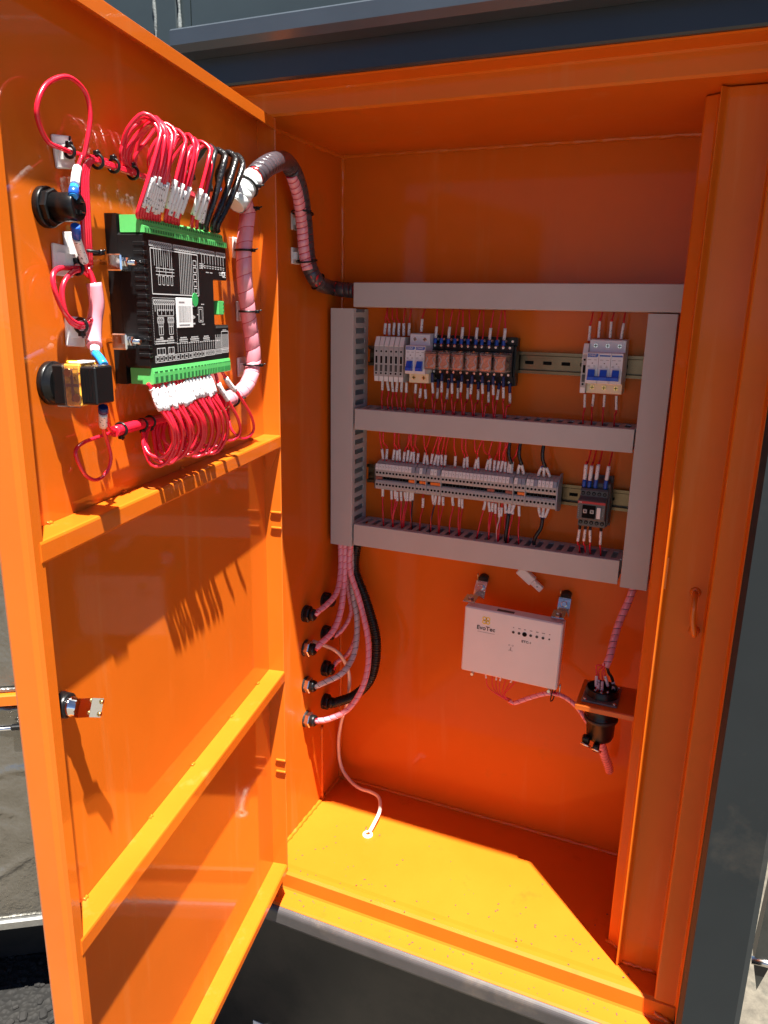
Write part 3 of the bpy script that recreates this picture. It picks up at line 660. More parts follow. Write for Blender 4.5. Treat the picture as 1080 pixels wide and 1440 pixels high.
# ================================================================== LOWER ROW: terminal blocks
seq = 'WWWWWWWWWWWD|DWD|DWWD|' + 'W' * 19 + 'D|WDD|WWDWWWWD'
NT = sum(c in 'WD' for c in seq); x0t, x1t = -.5400, -.2150; tp = (x1t - x0t - .0016 * seq.count('|')) / NT
jump = {10: 'orange_jumper', 11: 'orange_jumper', 13: 'orange_jumper', 14: 'orange_jumper', 16: 'orange_jumper', 17: 'orange_jumper', 18: 'orange_jumper', 0: 'brown_jumper', 1: 'brown_jumper', 32: 'brown_jumper', 33: 'brown_jumper', 37: 'brown_jumper', 38: 'brown_jumper', 40: 'orange_jumper', 41: 'orange_jumper'}
tpro = {}
def terminal(key):
    r = thing('terminal_block', (0, 0, Z2), 'x', 'terminal block', 0, 'grey terminal blocks in one long row'); w = tp / 2 - .0002
    b = MB(); b.prism([(-.008, .0300), (-.020, .0330), (-.036, .0300), (-.0455, .0250), (-.0462, .0165), (-.0460, .0085), (-.0445, .0050), (-.0405, .0040), (-.0405, -.0015), (-.0445, -.0025), (-.0460, -.0060), (-.0460, -.0150), (-.044, -.0185), (-.020, -.0250), (-.008, -.0250)], -w, w, 'x'); b.build('body', 'terminal_grey', r)
    b = MB(); T = Matrix.Translation((0, -.0448, .0222)) @ Matrix.Rotation(math.radians(-14), 4, 'X')
    b.box(-w + .0001, w - .0001, -.0022, .0004, -.0052, .0054, .0004, T); b.build('marker', 'white_plastic' if key[0] == 'W' else 'end_plate_grey', r)
    b = MB()
    for z in (.0118, -.0100): b.cyl((0, -.0455, z), (0, -.0464, z), .0021, seg=8, smooth=False)
    b.build('wire_ports', 'dark_slot', r)
    b = MB(); b.box(-w, w, -.0408, -.0400, -.0012, .0038); b.build('jumper_channel', 'dark_slot', r)
    if key[1]: b = MB(); b.box(-w - .0001, w + .0001, -.0440, -.0409, -.0012, .0038, .0004); b.build('jumper', key[1], r)
    if key[0] == 'W':
        b = MB(); b.box(-.0005, .0005, -.0024, -.0021, -.0007, .0011, 0, T); b.build('marker_print', 'print_grey', r)
    return r
x = x0t; TX = []; i = 0
for c in seq:
    if c == '|':
        b = MB(); b.prism([(-.008, .0305), (-.020, .0335), (-.037, .0280), (-.047, .0190), (-.0472, -.0155), (-.044, -.0195), (-.020, -.0255), (-.008, -.0255)], x + .0002, x + .0014, 'x', Matrix.Translation((0, 0, Z2)))
        d = b.build('partition_plate', 'terminal_grey', None, (x, 0, Z2)); tag(d, 'thin partition plate after the ' + ordw(i) + ' terminal block from the left', 'partition', 'terminal row partition plates'); x += .0016; continue
    key = (c, jump.get(i)); loc = (x + tp / 2, 0, Z2)
    lab = ordw(i + 1) + ' grey terminal block from the left, ' + ('white' if c == 'W' else 'blank grey') + ' marker' + (', ' + {'orange_jumper': 'orange', 'brown_jumper': 'brown'}[key[1]] + ' jumper' if key[1] else '')
    if key not in tpro: t = terminal(key); t.location = loc; t['label'] = lab; tpro[key] = t
    else: dup(tpro[key], loc, None, lab)
    TX.append(x + tp / 2); x += tp; i += 1
b = MB(); b.prism([(-.008, .0360), (-.021, .0365), (-.038, .0300), (-.0480, .0200), (-.0480, -.0160), (-.044, -.0210), (-.020, -.0270), (-.008, -.0270)], x + .0002, x + .0024, 'x', Matrix.Translation((0, 0, Z2)))
d = b.build('end_plate', 'end_plate_grey', None, (x, 0, Z2)); tag(d, 'blue-grey end plate closing the terminal row on its right', 'end plate')
b = MB(); b.box(-.010, 0, -.024, -.0086, -.024, .022, .001, Matrix.Translation((x0t - .002, 0, Z2))); d = b.build('end_stop', 'contactor_grey', None, (x0t, 0, Z2)); tag(d, 'dark end stop clamped left of the terminal row', 'end stop')

# contactor
r = thing('contactor', (-.1530, 0, Z2 - .004), 'dark grey contactor with a red band at the right of the lower rail', 'contactor')
b = MB(); b.box(-.0205, .0235, -.012, -.0090, -.0400, .0440, .001); b.box(-.0210, .0235, -.050, -.0121, -.0330, .0385, .002); b.build('base', 'contactor_grey', r)
b = MB(); b.prism([(-.050, .0310), (-.060, .0300), (-.0630, .0270), (-.0630, .0180), (-.0780, .0150), (-.0800, .0130), (-.0800, -.0150), (-.0780, -.0170), (-.0630, -.0195), (-.0630, -.0300), (-.0600, -.0325), (-.050, -.0330)], -.0210, .0210, 'x'); b.build('body', 'contactor_grey', r)
b = MB(); b.box(-.0211, .0211, -.0806, -.0790, .0098, .0135); b.build('red_band', 'red_band', r)
text_mesh('ABB', .0026, 'print_white', 'brand_print', r, (-.0172, -.0808, .0117), bold=.00004)
for k in range(5):
    for z in (.0230, -.0250):
        b = MB(); b.cyl((-.0168 + .0084 * k, -.0626, z), (-.0168 + .0084 * k, -.0637, z), .0031, seg=12, smooth=False); s = b.build('terminal_well', 'dark_slot', r)
        b = MB(); b.cyl((-.0168 + .0084 * k, -.0636, z - .0003), (-.0168 + .0084 * k, -.0641, z - .0003), .0018, seg=8, smooth=False); b.build('screw', 'charcoal_plastic', s)
b = MB(); b.box(-.0135, .0070, -.0815, -.0795, -.0135, .0075, .0006); b.build('actuator_window', 'dark_slot', r)
for x in (-.0088, .0018):
    b = MB(); b.box(x - .0030, x + .0030, -.0835, -.0810, -.0050, .0012, .0005); a = b.build('actuator', 'grey_module', r)
    b = MB(); b.box(x - .0012, x + .0012, -.0838, -.0834, -.0030, -.0008); b.build('actuator_print', 'print_black', a)
b = MB(); b.box(.0090, .0150, -.0822, -.0795, -.0125, .0055, .0005); b.build('label_tag', 'white_plastic', r)
b = MB()
for k in range(6): b.box(-.0198, -.0186, -.0803, -.0799, -.0110 + k * .003, -.0095 + k * .003); b.box(.0178, .0190, -.0803, -.0799, -.0085 + k * .0022, -.0072 + k * .0022)
b.build('side_print', 'print_grey', r)
b = MB(); b.box(.0212, .0238, -.030, -.0122, .0300, .0460, .001); b.build('mounting_ear', 'contactor_grey', r)

# ================================================================== device wires (each a thing with its marker sleeve)
rnd = random.Random(3)
RW = .0013
def updown(x, z_dev, y_dev, z_end, y_end, dx, m, lab, grp, sl=.013, ferr=None, off=.0015, rs=.0025, bend_=.5, cat='wire'):
    s = 1 if z_end > z_dev else -1; sl *= 1.38 * rnd.uniform(.88, 1.08); off += rnd.uniform(0, .003); x += rnd.uniform(-.0006, .0006)
    p = [Vector((x, y_dev, z_dev)), Vector((x + dx * .05, y_dev - .0005, z_dev + s * .008)), Vector((x + dx * .2 + rnd.uniform(-.002, .002), y_dev * .95 - rnd.uniform(0, .003), z_dev + s * (off + sl + .004))), Vector((x + dx * bend_, (y_dev + y_end) / 2 - .004, (z_dev + z_end) / 2 + s * .006)), Vector((x + dx, y_end, z_end))]
    sv = [(off, off + sl, rs, 'marker_sleeve', 'marker_sleeve')]
    if ferr: sv.append((0.0, off - .0004, rs * 1.1, ferr, 'ferrule'))
    return wire(p, RW, m, lab, grp, 'wire', cat, sv, 7, .005)
rnd = random.Random(3)
# terminal row, upward
ups = [1, 2, 4, 5, 6, 7, 8, 9, 10, 11.3, 13, 14, 15, 16, 17, 18, 19, 22, 24.4, 25.4, 27.4, 28.4, 30.5, 31.5, 32.6, 33.5, 34.4, 35.5, 36.4, 37.3]
blk = {37.3}
for k, t in enumerate(ups):
    xx = TX[0] + (t - .2) * ((TX[-1] - TX[0]) / (NT - 1)); dx = rnd.uniform(-.014, .018)
    updown(xx, Z2 + .0290, -.0300, -.205, -.035, dx, 'red_wire' if rnd.random() < .75 else 'dark_red_wire', ordw(k + 1) + ' red wire from the left rising from the terminal row to the middle duct', 'red wires above the terminal row', .0135, None, .0030, bend_=rnd.uniform(.3, .8))
for k, (t, pxx) in enumerate(((36.9, 0), (39.6, .0), (45.6, .0))):
    xx = TX[0] + t * ((TX[-1] - TX[0]) / (NT - 1))
    sub = ['black cable beside the red wires', 'black cable with two white sleeves', 'black cable with three white sleeves'][k]
    pts = [Vector((xx + .002, -.036, Z2 + .049)), Vector((xx - .003, -.037, Z2 + .062)), Vector((xx - .004, -.036, Z2 + .075)), Vector((xx - .003, -.033, -.204))]
    o = wire(pts, .0032, 'black_tape', sub + ', dropping from the middle duct to the terminals', 'black cables above the terminal row', 'cable', 'cable', (), 8)
    for j in range((1, 2, 3)[k]):
        dj = (j - (0, .5, 1)[k]) * .0068
        b = MB(); sp = spline([Vector((xx + dj * 1.5, -.030, Z2 + .031)), Vector((xx + dj * 1.1, -.034, Z2 + .040)), Vector((xx + dj * .35, -.036, Z2 + .051))], .003)
        b.tube(sp, .0011, 7); c = b.build('core', 'brown_wire' if j else 'blue_wire', o, pts[0]); MB().tube(cut(sp, .002, .019), .0026, 7).build('marker_sleeve', 'marker_sleeve', c, pts[0])
# terminal row, downward
dns = [1, 3.6, 4.7, 5.4, 6.4, 7.6, 8.4, 9.3, 9.9, 13, 15.8, 16.8, 17.8, 18.8, 21.5, 23.4, 24.2, 30.7, 31.6, 32.6, 33.5, 34.5, 35.3, 36.2, 38.2, 39.8]
for k, t in enumerate(dns):
    xx = TX[0] + t * ((TX[-1] - TX[0]) / (NT - 1)); mm = 'pale_wire' if k == 21 else 'black_wire' if k in (8, 11) else ('red_wire' if rnd.random() < .6 else 'dark_red_wire')
    nm = {'pale_wire': 'pale', 'black_wire': 'black'}.get(mm, 'red')
    slot = round((xx + .5745 - .006 - .0089) / .0178) * .0178 - .5745 + .006 + .0089 + rnd.uniform(-.003, .003)
    updown(xx, Z2 - .0185, -.0330, -.392, -.038, slot - xx, mm, ordw(k + 1) + ' wire from the left below the terminal row, ' + nm + ', entering the bottom duct', 'wires below the terminal row', .0125, None, .0020 + (.006 if k in (9, 21, 22) else 0), bend_=rnd.uniform(.4, .7))
for k, (t, n, ex) in enumerate(((37.3, 3, -.002), (46.2, 3, -.010))):
    xx = TX[0] + t * ((TX[-1] - TX[0]) / (NT - 1)); a = Vector((xx, -.036, Z2 - .038))
    pts = [a, Vector((xx - .001, -.038, Z2 - .055)), Vector((xx + ex, -.040, Z2 - .075)), Vector((xx + ex, -.036, -.394))]
    o = wire(pts, .0032, 'black_wire', 'thick black cable below the terminal row, ' + ('left of the two' if k == 0 else 'near its right end'), 'thick black cables below the terminal row', 'cable', 'cable', (), 8)
    for j in range(n):
        dj = (j - 1) * .0065; sp = spline([Vector((xx + dj * 1.3, -.033, Z2 - .0185)), Vector((xx + dj, -.035, Z2 - .028)), Vector((xx + dj * .3, -.036, Z2 - .040))], .003)
        b = MB(); b.tube(sp, .0011, 7); c = b.build('core', 'blue_wire', o, a); MB().tube(cut(sp, .002, .019), .0026, 7).build('marker_sleeve', 'marker_sleeve', c, a)
# upper row, upward into the top duct
lst = [(-.5355 + i * sp0 + .001, -.030, .0345) for i in range(6)]
for k, (xx, y, dz) in enumerate(lst): updown(xx, Z1 + dz, y, .003, -.030, rnd.uniform(-.006, .008), 'dark_red_wire', ordw(k + 1) + ' wire from the left above the slim interface modules', 'wires above the slim modules', .0145, None, .002)
updown(-.4640, Z1 + .042, -.034, .003, -.030, .004, 'dark_red_wire', 'single wire above the two-pole breaker', None, .0155, None, .001)
for k in range(11):
    xx = xr0 - .0055 + k * rp / 2 + rnd.uniform(-.001, .001)
    if k % 2 == 0:
        p = [Vector((xx, -.036, Z1 + .0255)), Vector((xx, -.035, Z1 + .034)), Vector((xx + .001, -.034, Z1 + .055)), Vector((xx + rnd.uniform(-.004, .006), -.030, .003))]
        wire(p, RW, 'red_wire', ordw(k // 2 + 1) + ' long-sleeved red wire from the left above the relays', 'sleeved wires above the relays', 'wire', 'wire', ((.0105, .0290, .0026, 'marker_sleeve', 'marker_sleeve'), (.001, .0095, .0031, 'ferrule_blue', 'ferrule')), 7, .005)
    else:
        p = [Vector((xx, -.036, Z1 + .0255)), Vector((xx, -.035, Z1 + .034)), Vector((xx, -.030, Z1 + .050)), Vector((xx + rnd.uniform(-.004, .006), -.028, .003))]
        wire(p, RW, 'dark_red_wire', ordw(k // 2 + 1) + ' bare-ended red wire with blue ferrule from the left above the relays', 'plain wires above the relays', 'wire', 'wire', ((.001, .0095, .0031, 'ferrule_blue', 'ferrule'),), 7, .005)
# upper row, downward into the middle duct
for k in range(6): updown(-.5350 + k * sp0, Z1 - .0385, -.033, -.176, -.036, rnd.uniform(.0, .006), 'red_wire', ordw(k + 1) + ' wire from the left below the slim interface modules', 'wires below the slim modules', .0130, None, .001)
for k, xx in enumerate((-.472, -.463, -.4545)): updown(xx, Z1 - .0395, -.034, -.176, -.036, rnd.uniform(-.004, .004), 'dark_red_wire', ordw(k + 1) + ' wire from the left below the two-pole breaker', 'wires below the two-pole breaker', .0130, None, .001 if k == 0 else .009)
for k in range(16):
    xx = xr0 - .0085 + k * (6 * rp - .008) / 15; lo_ = k % 2 == 0
    slot = round((xx + .5745 - .006 - .0089) / .0178) * .0178 - .5745 + .006 + .0089
    updown(xx, Z1 - (.0225 if lo_ else .0340), -.0365 if lo_ else -.026, -.176, -.038, (slot - xx) * .8, 'red_wire', ordw(k + 1) + ' red wire from the left below the relays', 'wires below the relays', .0140, 'navy_plastic', .010 + rnd.uniform(0, .005), rs=.0024)
# three-pole breaker wires
for k, xx in enumerate((-.1850, -.1720, -.1545, -.1370)):
    updown(xx, Z1 + (.036 if k == 0 else .0420), -.036, .003, -.030, .002, 'dark_red_wire', ordw(k + 1) + ' sleeved wire from the left above the three-pole breaker', 'wires above the three-pole breaker', .0170, None, .001, rs=.0021)
    updown(xx + .0008, Z1 - .0395, -.034, -.176, -.034, .001, 'dark_red_wire', ordw(k + 1) + ' sleeved wire from the left below the three-pole breaker', 'wires below the three-pole breaker', .0150, None, .001, rs=.0021)
# contactor wires
for k, xx in enumerate((-.1700, -.1620, -.1530, -.1370)):
    updown(xx, Z2 + .0275, -.0560, -.2060, -.036, .004, 'dark_red_wire', ordw(k + 1) + ' sleeved wire from the left above the contactor', 'wires above the contactor', .0185, 'ferrule_blue', .0110, rs=.0030)
    updown(xx - .001, Z2 - .0370, -.0560, -.392, -.036, .002, 'red_wire', ordw(k + 1) + ' sleeved wire from the left below the contactor', 'wires below the contactor', .0165, 'black_plastic', .0050, rs=.0023)
# ================================================================== VOLTAGE REGULATOR BOX
AO = Vector((-.2665, 0, -.5585))
av = thing('voltage_regulator', AO, 'pinkish white regulator box with yellow clover emblem under the bottom duct', 'regulator box')
av.rotation_euler = (0, math.radians(1.0), 0)
hw, hh, yf, yb_ = .0850, .0610, -.0800, -.0545
b = MB(); b.box(-hw, hw, yf, yb_, -hh, hh, .0022); case = b.build('case', 'avr_white', av)
b = MB(); b.box(-.030, .000, -.074, -.066, hh - .001, hh + .0006, .0005); b.build('slot', 'charcoal_plastic', av)
lg = []
b = MB()
for k in range(4):
    a = math.pi / 4 + k * math.pi / 2; c = (-.0455 + .0045 * math.cos(a), .0415 + .0045 * math.sin(a))
    o_ = [(c[0] + .0040 * math.cos(t), c[1] + .0040 * math.sin(t)) for t in [i * 2 * math.pi / 14 for i in range(14)]]
    i_ = [(c[0] + .0021 * math.cos(t), c[1] + .0021 * math.sin(t)) for t in [i * 2 * math.pi / 14 for i in range(14)]]
    vs = [Vector((q[0], yf - .0003, q[1])) for q in o_ + i_]; b.add(vs, [[i, (i + 1) % 14, 14 + (i + 1) % 14, 14 + i] for i in range(14)])
b.build('emblem', 'logo_yellow', av, recalc=False)
text_mesh('EvoTec', .0105, 'print_black', 'brand_print', av, (-.0450, yf - .0003, .0265), bold=.00012, sx=1.05)
text_mesh('ETC-1', .0056, 'print_black', 'model_print', av, (.0270, yf - .0003, .0165), bold=.00003, sx=1.2)
b = MB(); b.box(-.060, -.029, yf - .0003, yf + .0005, .0188, .0193); b.build('strapline_print', 'print_grey', av)
for k, x in enumerate((.0030, .0130, .0225, .0330, .0435, .0540, .0645)):
    rr = (.0024, .0024, .0040, .0024, .0024, .0024, .0014)[k]
    b = MB(); b.cyl((x, yf + .0006, .0300), (x, yf - .0006, .0300), rr, seg=14, smooth=False); s = b.build('adjuster', 'dark_slot' if k in (2, 6) else 'charcoal_plastic', av)
    if k not in (2, 6):
        b = MB(); b.box(x - .0018, x + .0018, yf - .0009, yf - .0005, .0296, .0304); b.build('adjuster_slot', 'print_black', s)
    w = (.0012, .0022, .0016, .0022, .0022, .0028, .0012)[k]; b = MB(); b.box(x - w, x + w, yf - .0003, yf + .0003, .0378, .0392); b.build('caption_print', 'print_grey', av)
b = MB()
for dx, dz in ((-.003, .002), (.003, .002)):
    for t in range(10):
        a0, a1 = t * .628, (t + 1) * .628
        b.add([(.0010 + dx + .0016 * math.cos(a0), yf - .0003, .003 + dz + .0016 * math.sin(a0)), (.0010 + dx + .0016 * math.cos(a1), yf - .0003, .003 + dz + .0016 * math.sin(a1)), (.0010 + dx + .0010 * math.cos(a1), yf - .0003, .003 + dz + .0010 * math.sin(a1)), (.0010 + dx + .0010 * math.cos(a0), yf - .0003, .003 + dz + .0010 * math.sin(a0))], [(0, 1, 2, 3)])
b.box(-.0030, .0045, yf - .0003, yf + .0003, -.0052, -.0046); b.box(.0003, .0017, yf - .0003, yf + .0003, -.0046, .0016); b.box(-.002, .0010, yf - .0003, yf + .0003, -.0030, -.0024); b.build('symbol_print', 'print_grey', av)
for sx in (-1, 1):
    x = -.067 if sx < 0 else .069
    b = MB(); b.box(x - .009, x + .007, yb_ - .012, yb_ + .002, -hh - .006, -hh + .001, .001); b.cyl((x + .003, yf + .006, -hh - .004), (x + .003, yf - .001, -hh - .004), .0028, seg=8); b.build('bottom_clip', 'steel', av)
# Z brackets carrying the box
def zbr(bolt, foot, label):
    p0 = Vector((bolt.x, -.003, bolt.z)); r = thing('mounting_bracket', p0, label, 'bracket', 0, 'brackets holding the regulator box'); f = foot - p0; w = .0105
    prof = [(0, .012, 0), (-.012, .006, 0), (-.018, -.008, 0), (-.020, -.024, 0), (f.y + .012, f.z + .008, .0), (f.y - .006, f.z + .002, 0)]
    pts2 = [(y, z) for y, z, _ in prof]; n = len(pts2); vs, fs = [], []
    for i, (y, z) in enumerate(pts2):
        xo = f.x * (i / (n - 1)) ** 1.3
        for sx in (-w, w):
            vs += [(xo + sx, y, z), (xo + sx, y + .0012, z + .0016)]
    for i in range(n - 1):
        a, c = i * 4, (i + 1) * 4
        fs += [[a, a + 2, c + 2, c], [a + 1, c + 1, c + 3, a + 3], [a, c, c + 1, a + 1], [a + 2, a + 3, c + 3, c + 2]]
    fs += [[0, 1, 3, 2], [(n - 1) * 4 + i for i in (0, 2, 3, 1)]]
    MB().add(vs, fs).build('plate', 'steel', r)
    b = MB(); b.cyl((0, .003, .010), (0, -.010, .006), .0095, seg=14); b.build('rubber_bush', 'black_rubber', r)
    b = MB(); b.lathe([(0, .0058), (.004, .0058), (.0045, .0045)], (.0, -.0155, -.002), (0, -.92, .35), 6, smooth=False); b.build('bolt', 'steel', r)
    b = MB(); b.lathe([(0, .0056), (.0035, .0056), (.004, .0042)], (f.x * .85, f.y + .004, f.z + .008), (0, -.45, .9), 6, smooth=False); b.build('bolt', 'steel', r)
    b = MB(); b.cyl((-.0085, -.012, .010), (-.0085, -.013, .022), .0013, seg=6); b.build('wire_clip', 'brass', r)
    return r
bl, br = AY(679, 822, -.01), AY(795, 846, -.01)
zbr(bl, Vector((AY(660, 855, -.066).x, -.066, AO.z + hh + .004)), 'bent steel bracket at the upper left corner of the regulator box')
zbr(br, Vector((AY(784, 876, -.066).x, -.066, AO.z + hh + .002)), 'bent steel bracket at the upper right corner of the regulator box')
# loose white connector hanging under the bottom duct
c0 = AY(738, 806, -.012); c1 = AY(760, 829, -.018); ax = (c1 - c0); L_ = ax.length; ang = math.atan2(ax.z, ax.x)
r = thing('plug_connector', c0, 'small cream plug connector dangling below the bottom duct', 'connector'); r.rotation_euler = (0, -ang, 0)
b = MB(); b.box(-.012, L_ * .52, -.009, .004, -.0085, .0085, .0015); b.build('shell', 'white_plastic', r)
b = MB(); b.box(L_ * .50, L_ * 1.04, -.0075, .002, -.0055, .0055, .001); b.box(L_ * .62, L_ * .74, -.0092, -.0070, -.0042, .0042, .0005); b.build('plug', 'white_plastic', r)
b = MB(); b.tube(spline([(-.011, -.002, .002), (-.022, .002, .012), (-.030, .006, .030)], .004), .0018, 7); b.build('lead', 'pale_wire', r)
b = MB(); b.cyl((L_ * .80, -.0074, 0), (L_ * .80, -.0081, 0), .0011, seg=8); b.build('pin_hole', 'dark_slot', r)

# wires below the regulator gathering into a wrapped bundle
gat = AY(716, 985, -.07)
for k, pxx in enumerate((683, 692, 698, 704, 712, 720, 726)):
    a = AY(pxx, 949 + (pxx - 683) * .19, -.066)
    m = AY(pxx + (704 - pxx) * .25 - 2, 966, -.068); e = gat + Vector(((k - 3) * .001, (k % 2) * .002, (k % 3) * .0015 - .001))
    wire([a, m, AY(700 + k * 1.6, 979 - abs(k - 3) * .6, -.07), e], .0009, 'red_wire', ordw(k + 1) + ' thin red wire from the left under the regulator box', 'thin red wires under the regulator box', 'wire', 'wire', ((.0, .006, .0016, 'white_plastic', 'crimp'),) if k in (0, 2, 3, 5) else (), 6)
wrapped([gat, AY(722, 989, -.07), AY(740, 983, -.07), AY(760, 977, -.07), AY(778, 975, -.068), AY(795, 981, -.06), AY(812, 995, -.06), AY(826, 1016, -.07), AY(832, 1020, -.08)], .0040, 'red_wire', 'pink_wrap', 'pink wrapped cable curving from the regulator box to the round plug', None, .012, .0010)
t = wire([AY(774, 984, -.073), AY(777, 970, -.076), AY(781, 968, -.07), AY(778, 983, -.068), AY(774, 986, -.072)], .0012, 'black_plastic', 'black tie under the lower right corner of the regulator box', None, 'cable_tie', 'cable tie', (), 6)
t = wire([AY(786, 981, -.063), AY(788, 962, -.060)], .0015, 'steel', 'thin upright steel stud right of the regulator box', None, 'threaded_stud', 'stud', (), 8)

# ================================================================== SOCKET ON ITS BRACKET
zp = -.590
so_ = Vector((-.104, -.125, zp))
r = thing('panel_socket', so_, 'dark square-flanged round socket with black plug on an orange tab beside the right duct', 'socket')
b = MB(); b.box(-.0345, .0755, -.0450, .046, -.0022, .0012, .0008); b.box(-.0345, .0755, -.0471, -.0451, -.0075, .0012, .0008); b.box(.052, .0755, -.030, .046, -.040, -.0023, .001); b.build('tab', 'orange_paint', r)
b = MB(); b.box(-.0275, .0275, -.0345, .0355, .0014, .0044, .0012); fl = b.build('flange', 'socket_grey', r)
for sx in (-1, 1):
    for sy in (-1, 1):
        b = MB(); b.lathe([(0, .0034), (.0018, .0030), (.0026, .0018)], (sx * .0225, .0005 + sy * .0295, .0042), (0, 0, 1), 10); b.build('screw', 'steel', fl)
b = MB(); b.lathe([(0, .0262), (.010, .0250), (.0115, .0240), (.0105, .0228), (.002, .0222)], (0, .0005, .0044), (0, 0, 1), 28, cap=False); b.build('collar', 'black_plastic', r)
b = MB(); b.cyl((0, .0005, .0046), (0, .0005, .0062), .0222, seg=24, smooth=False); b.build('insert', 'black_plastic', r)
for k, (x, y) in enumerate(((-.010, -.006), (0, -.011), (.009, -.005), (-.002, .006))):
    b = MB(); b.cyl((x, y, .006), (x, y, .0125), .0022, seg=8); b.build('contact', 'steel', r)
TT = Matrix.Translation((.0, .0, 0))
b = MB(); b.lathe([(.0024, .0245), (.010, .0250), (.012, .0235), (.030, .0232), (.032, .0248), (.039, .0248), (.041, .0228), (.068, .0215), (.074, .0190), (.078, .0120)], (.001, .0, -.0005), (.03, .03, -1), 24); b.build('plug_shell', 'black_plastic', r)
b = MB(); b.lathe([(0, .0262), (.006, .0266)], (.002, .001, -.034), (.03, .03, -1), 24); b.build('locking_ring', 'black_rubber', r)
b = MB(); b.cyl((.022, -.004, -.020), (.035, -.004, -.022), .006, seg=12); b.build('lug', 'black_plastic', r)
b = MB(); b.cyl((.024, -.0095, -.022), (.029, -.0112, -.023), .0022, seg=8); b.build('lug_pin', 'brass', r)
b = MB(); b.box(-.022, -.010, -.020, -.006, -.082, -.068, .002); b.box(-.004, .006, -.024, -.010, -.088, -.076, .002); b.build('cord_clamp', 'black_plastic', r)
for x, z in ((-.016, -.080), (.001, -.085)):
    b = MB(); b.cyl((x - .007, -.023, z + .003), (x + .009, -.024, z), .0020, seg=8); b.build('clamp_screw', 'steel', r)
wrapped([Vector((-.100, -.124, -.668)), AY(850, 1062, -.09), AY(856, 1078, -.05), AY(857, 1084, -.025)], .0075, 'dark_red_wire', 'pink_wrap', 'short wrapped cable stub below the round plug', None, .012, .001)
# cable from the right duct to the socket, ending in sleeved wires
wrapped([Vector((-.078, -.035, -.420)), AY(884, 845, -.045), AY(872, 872, -.06), AY(863, 900, -.08), AY(857, 925, -.10), AY(851, 938, -.108)], .0060, 'black_wire', 'pink_wrap', 'pink spiral-wrapped cable hanging from the right duct to the socket', None, .0115, .0009)
for k, (pxx, pyy, x, y) in enumerate(((840, 948, -.114, -.119), (843, 955, -.110, -.125), (848, 957, -.104, -.126), (851, 946, -.096, -.108))):
    wire([AY(851 - abs(k - 2), 936, -.108), AY(pxx - 1, pyy - 12, -.112), AY(pxx - 1, pyy, -.114), Vector((x, y - .008, zp + .012))], .0011, 'red_wire', ordw(k + 1) + ' short wire from the left fanning into the round socket', 'short wires into the round socket', 'wire', 'wire', ((-.020, -.003, .0025, 'marker_sleeve', 'marker_sleeve'),), 7)
wire([AY(853, 934, -.106), AY(856, 946, -.105), AY(860, 952, -.104), AY(863, 965, -.104), Vector((-.088, -.120, zp + .010))], .0024, 'black_wire', 'black wire with a white sleeve at the right of the round socket', None, 'wire', 'wire', ((-.024, -.005, .0030, 'marker_sleeve', 'marker_sleeve'),), 8)

# ================================================================== CABLE GLANDS AND CABLES on the left wall
def gland(loc, label, m):
    r = thing('cable_gland', loc, label, 'cable gland', 0, 'cable glands through the left wall')
    b = MB(); b.lathe([(0, .0155), (.0025, .0155), (.003, .0145)], (0, 0, 0), (1, 0, 0), 20, smooth=False); b.build('washer', 'black_rubber', r)
    b = MB(); b.lathe([(.003, .0150), (.0105, .0150), (.012, .0135)], (0, 0, 0), (1, 0, 0), 6, smooth=False, phase=.3); b.build('nut', m, r)
    b = MB(); b.lathe([(.0105, .0112), (.018, .0110), (.021, .0095), (.0215, .0075)], (0, 0, 0), (1, 0, 0), 18); b.build('thread', 'black_plastic', r)
    return r
GZ = [-.537, -.605, -.679, -.751]; GYF, GYB = -.145, -.071
rows = ['top', 'second', 'third', 'lowest']
for i, z in enumerate(GZ):
    gland((XL, GYF, z), rows[i] + ' cable gland of the front column on the left wall', 'black_plastic' if i == 0 else 'steel')
    gland((XL, GYB, z), rows[i] + ' cable gland of the back column on the left wall', 'black_plastic')
DB = Vector((-.600, -.030, -.420))
def GP(i, front, d): return Vector((XL + d, GYF if front else GYB, GZ[i]))
cg = 'spiral-wrapped cables between the left duct and the glands'
def dn(dx, dy): return DB + Vector((dx, dy, 0))
wrapped([dn(-.010, -.016), AY(479, 800, -.058), AY(474, 832, -.085), AY(460, 850, -.115), AY(447, 860, -.138), GP(0, 1, .020)], .0052, 'red_wire', 'pink_wrap', 'pink wrapped cable from left duct to the top front gland', cg)
wrapped([dn(-.002, -.012), AY(484, 815, -.056), AY(479, 860, -.08), AY(468, 888, -.105), AY(452, 904, -.132), GP(1, 1, .020)], .0058, 'red_wire', 'pink_wrap', 'pink wrapped cable from left duct to the second front gland', cg)
wrapped([dn(.006, -.006), AY(496, 830, -.04), AY(502, 870, -.05), AY(499, 915, -.075), AY(483, 945, -.11), AY(458, 959, -.136), GP(2, 1, .020)], .0056, 'black_wire', 'clear_wrap', 'greyish clear-wrapped cable from left duct to the third front gland', cg)
wrapped([dn(.010, -.012), AY(492, 800, -.05), AY(507, 850, -.06), AY(518, 905, -.08), AY(514, 955, -.105), AY(492, 995, -.13), AY(463, 1011, -.140), GP(3, 1, .020)], .0054, 'red_wire', 'pink_wrap', 'pink wrapped cable in the longest loop, from left duct to the lowest front gland', cg)
wrapped([dn(.004, .006), AY(489, 820, -.03), AY(494, 860, -.035), AY(482, 885, -.05), AY(468, 896, -.065), GP(1, 0, .020)], .0042, 'red_wire', 'pink_wrap', 'thin pink wrapped cable from left duct to the second back gland', cg)
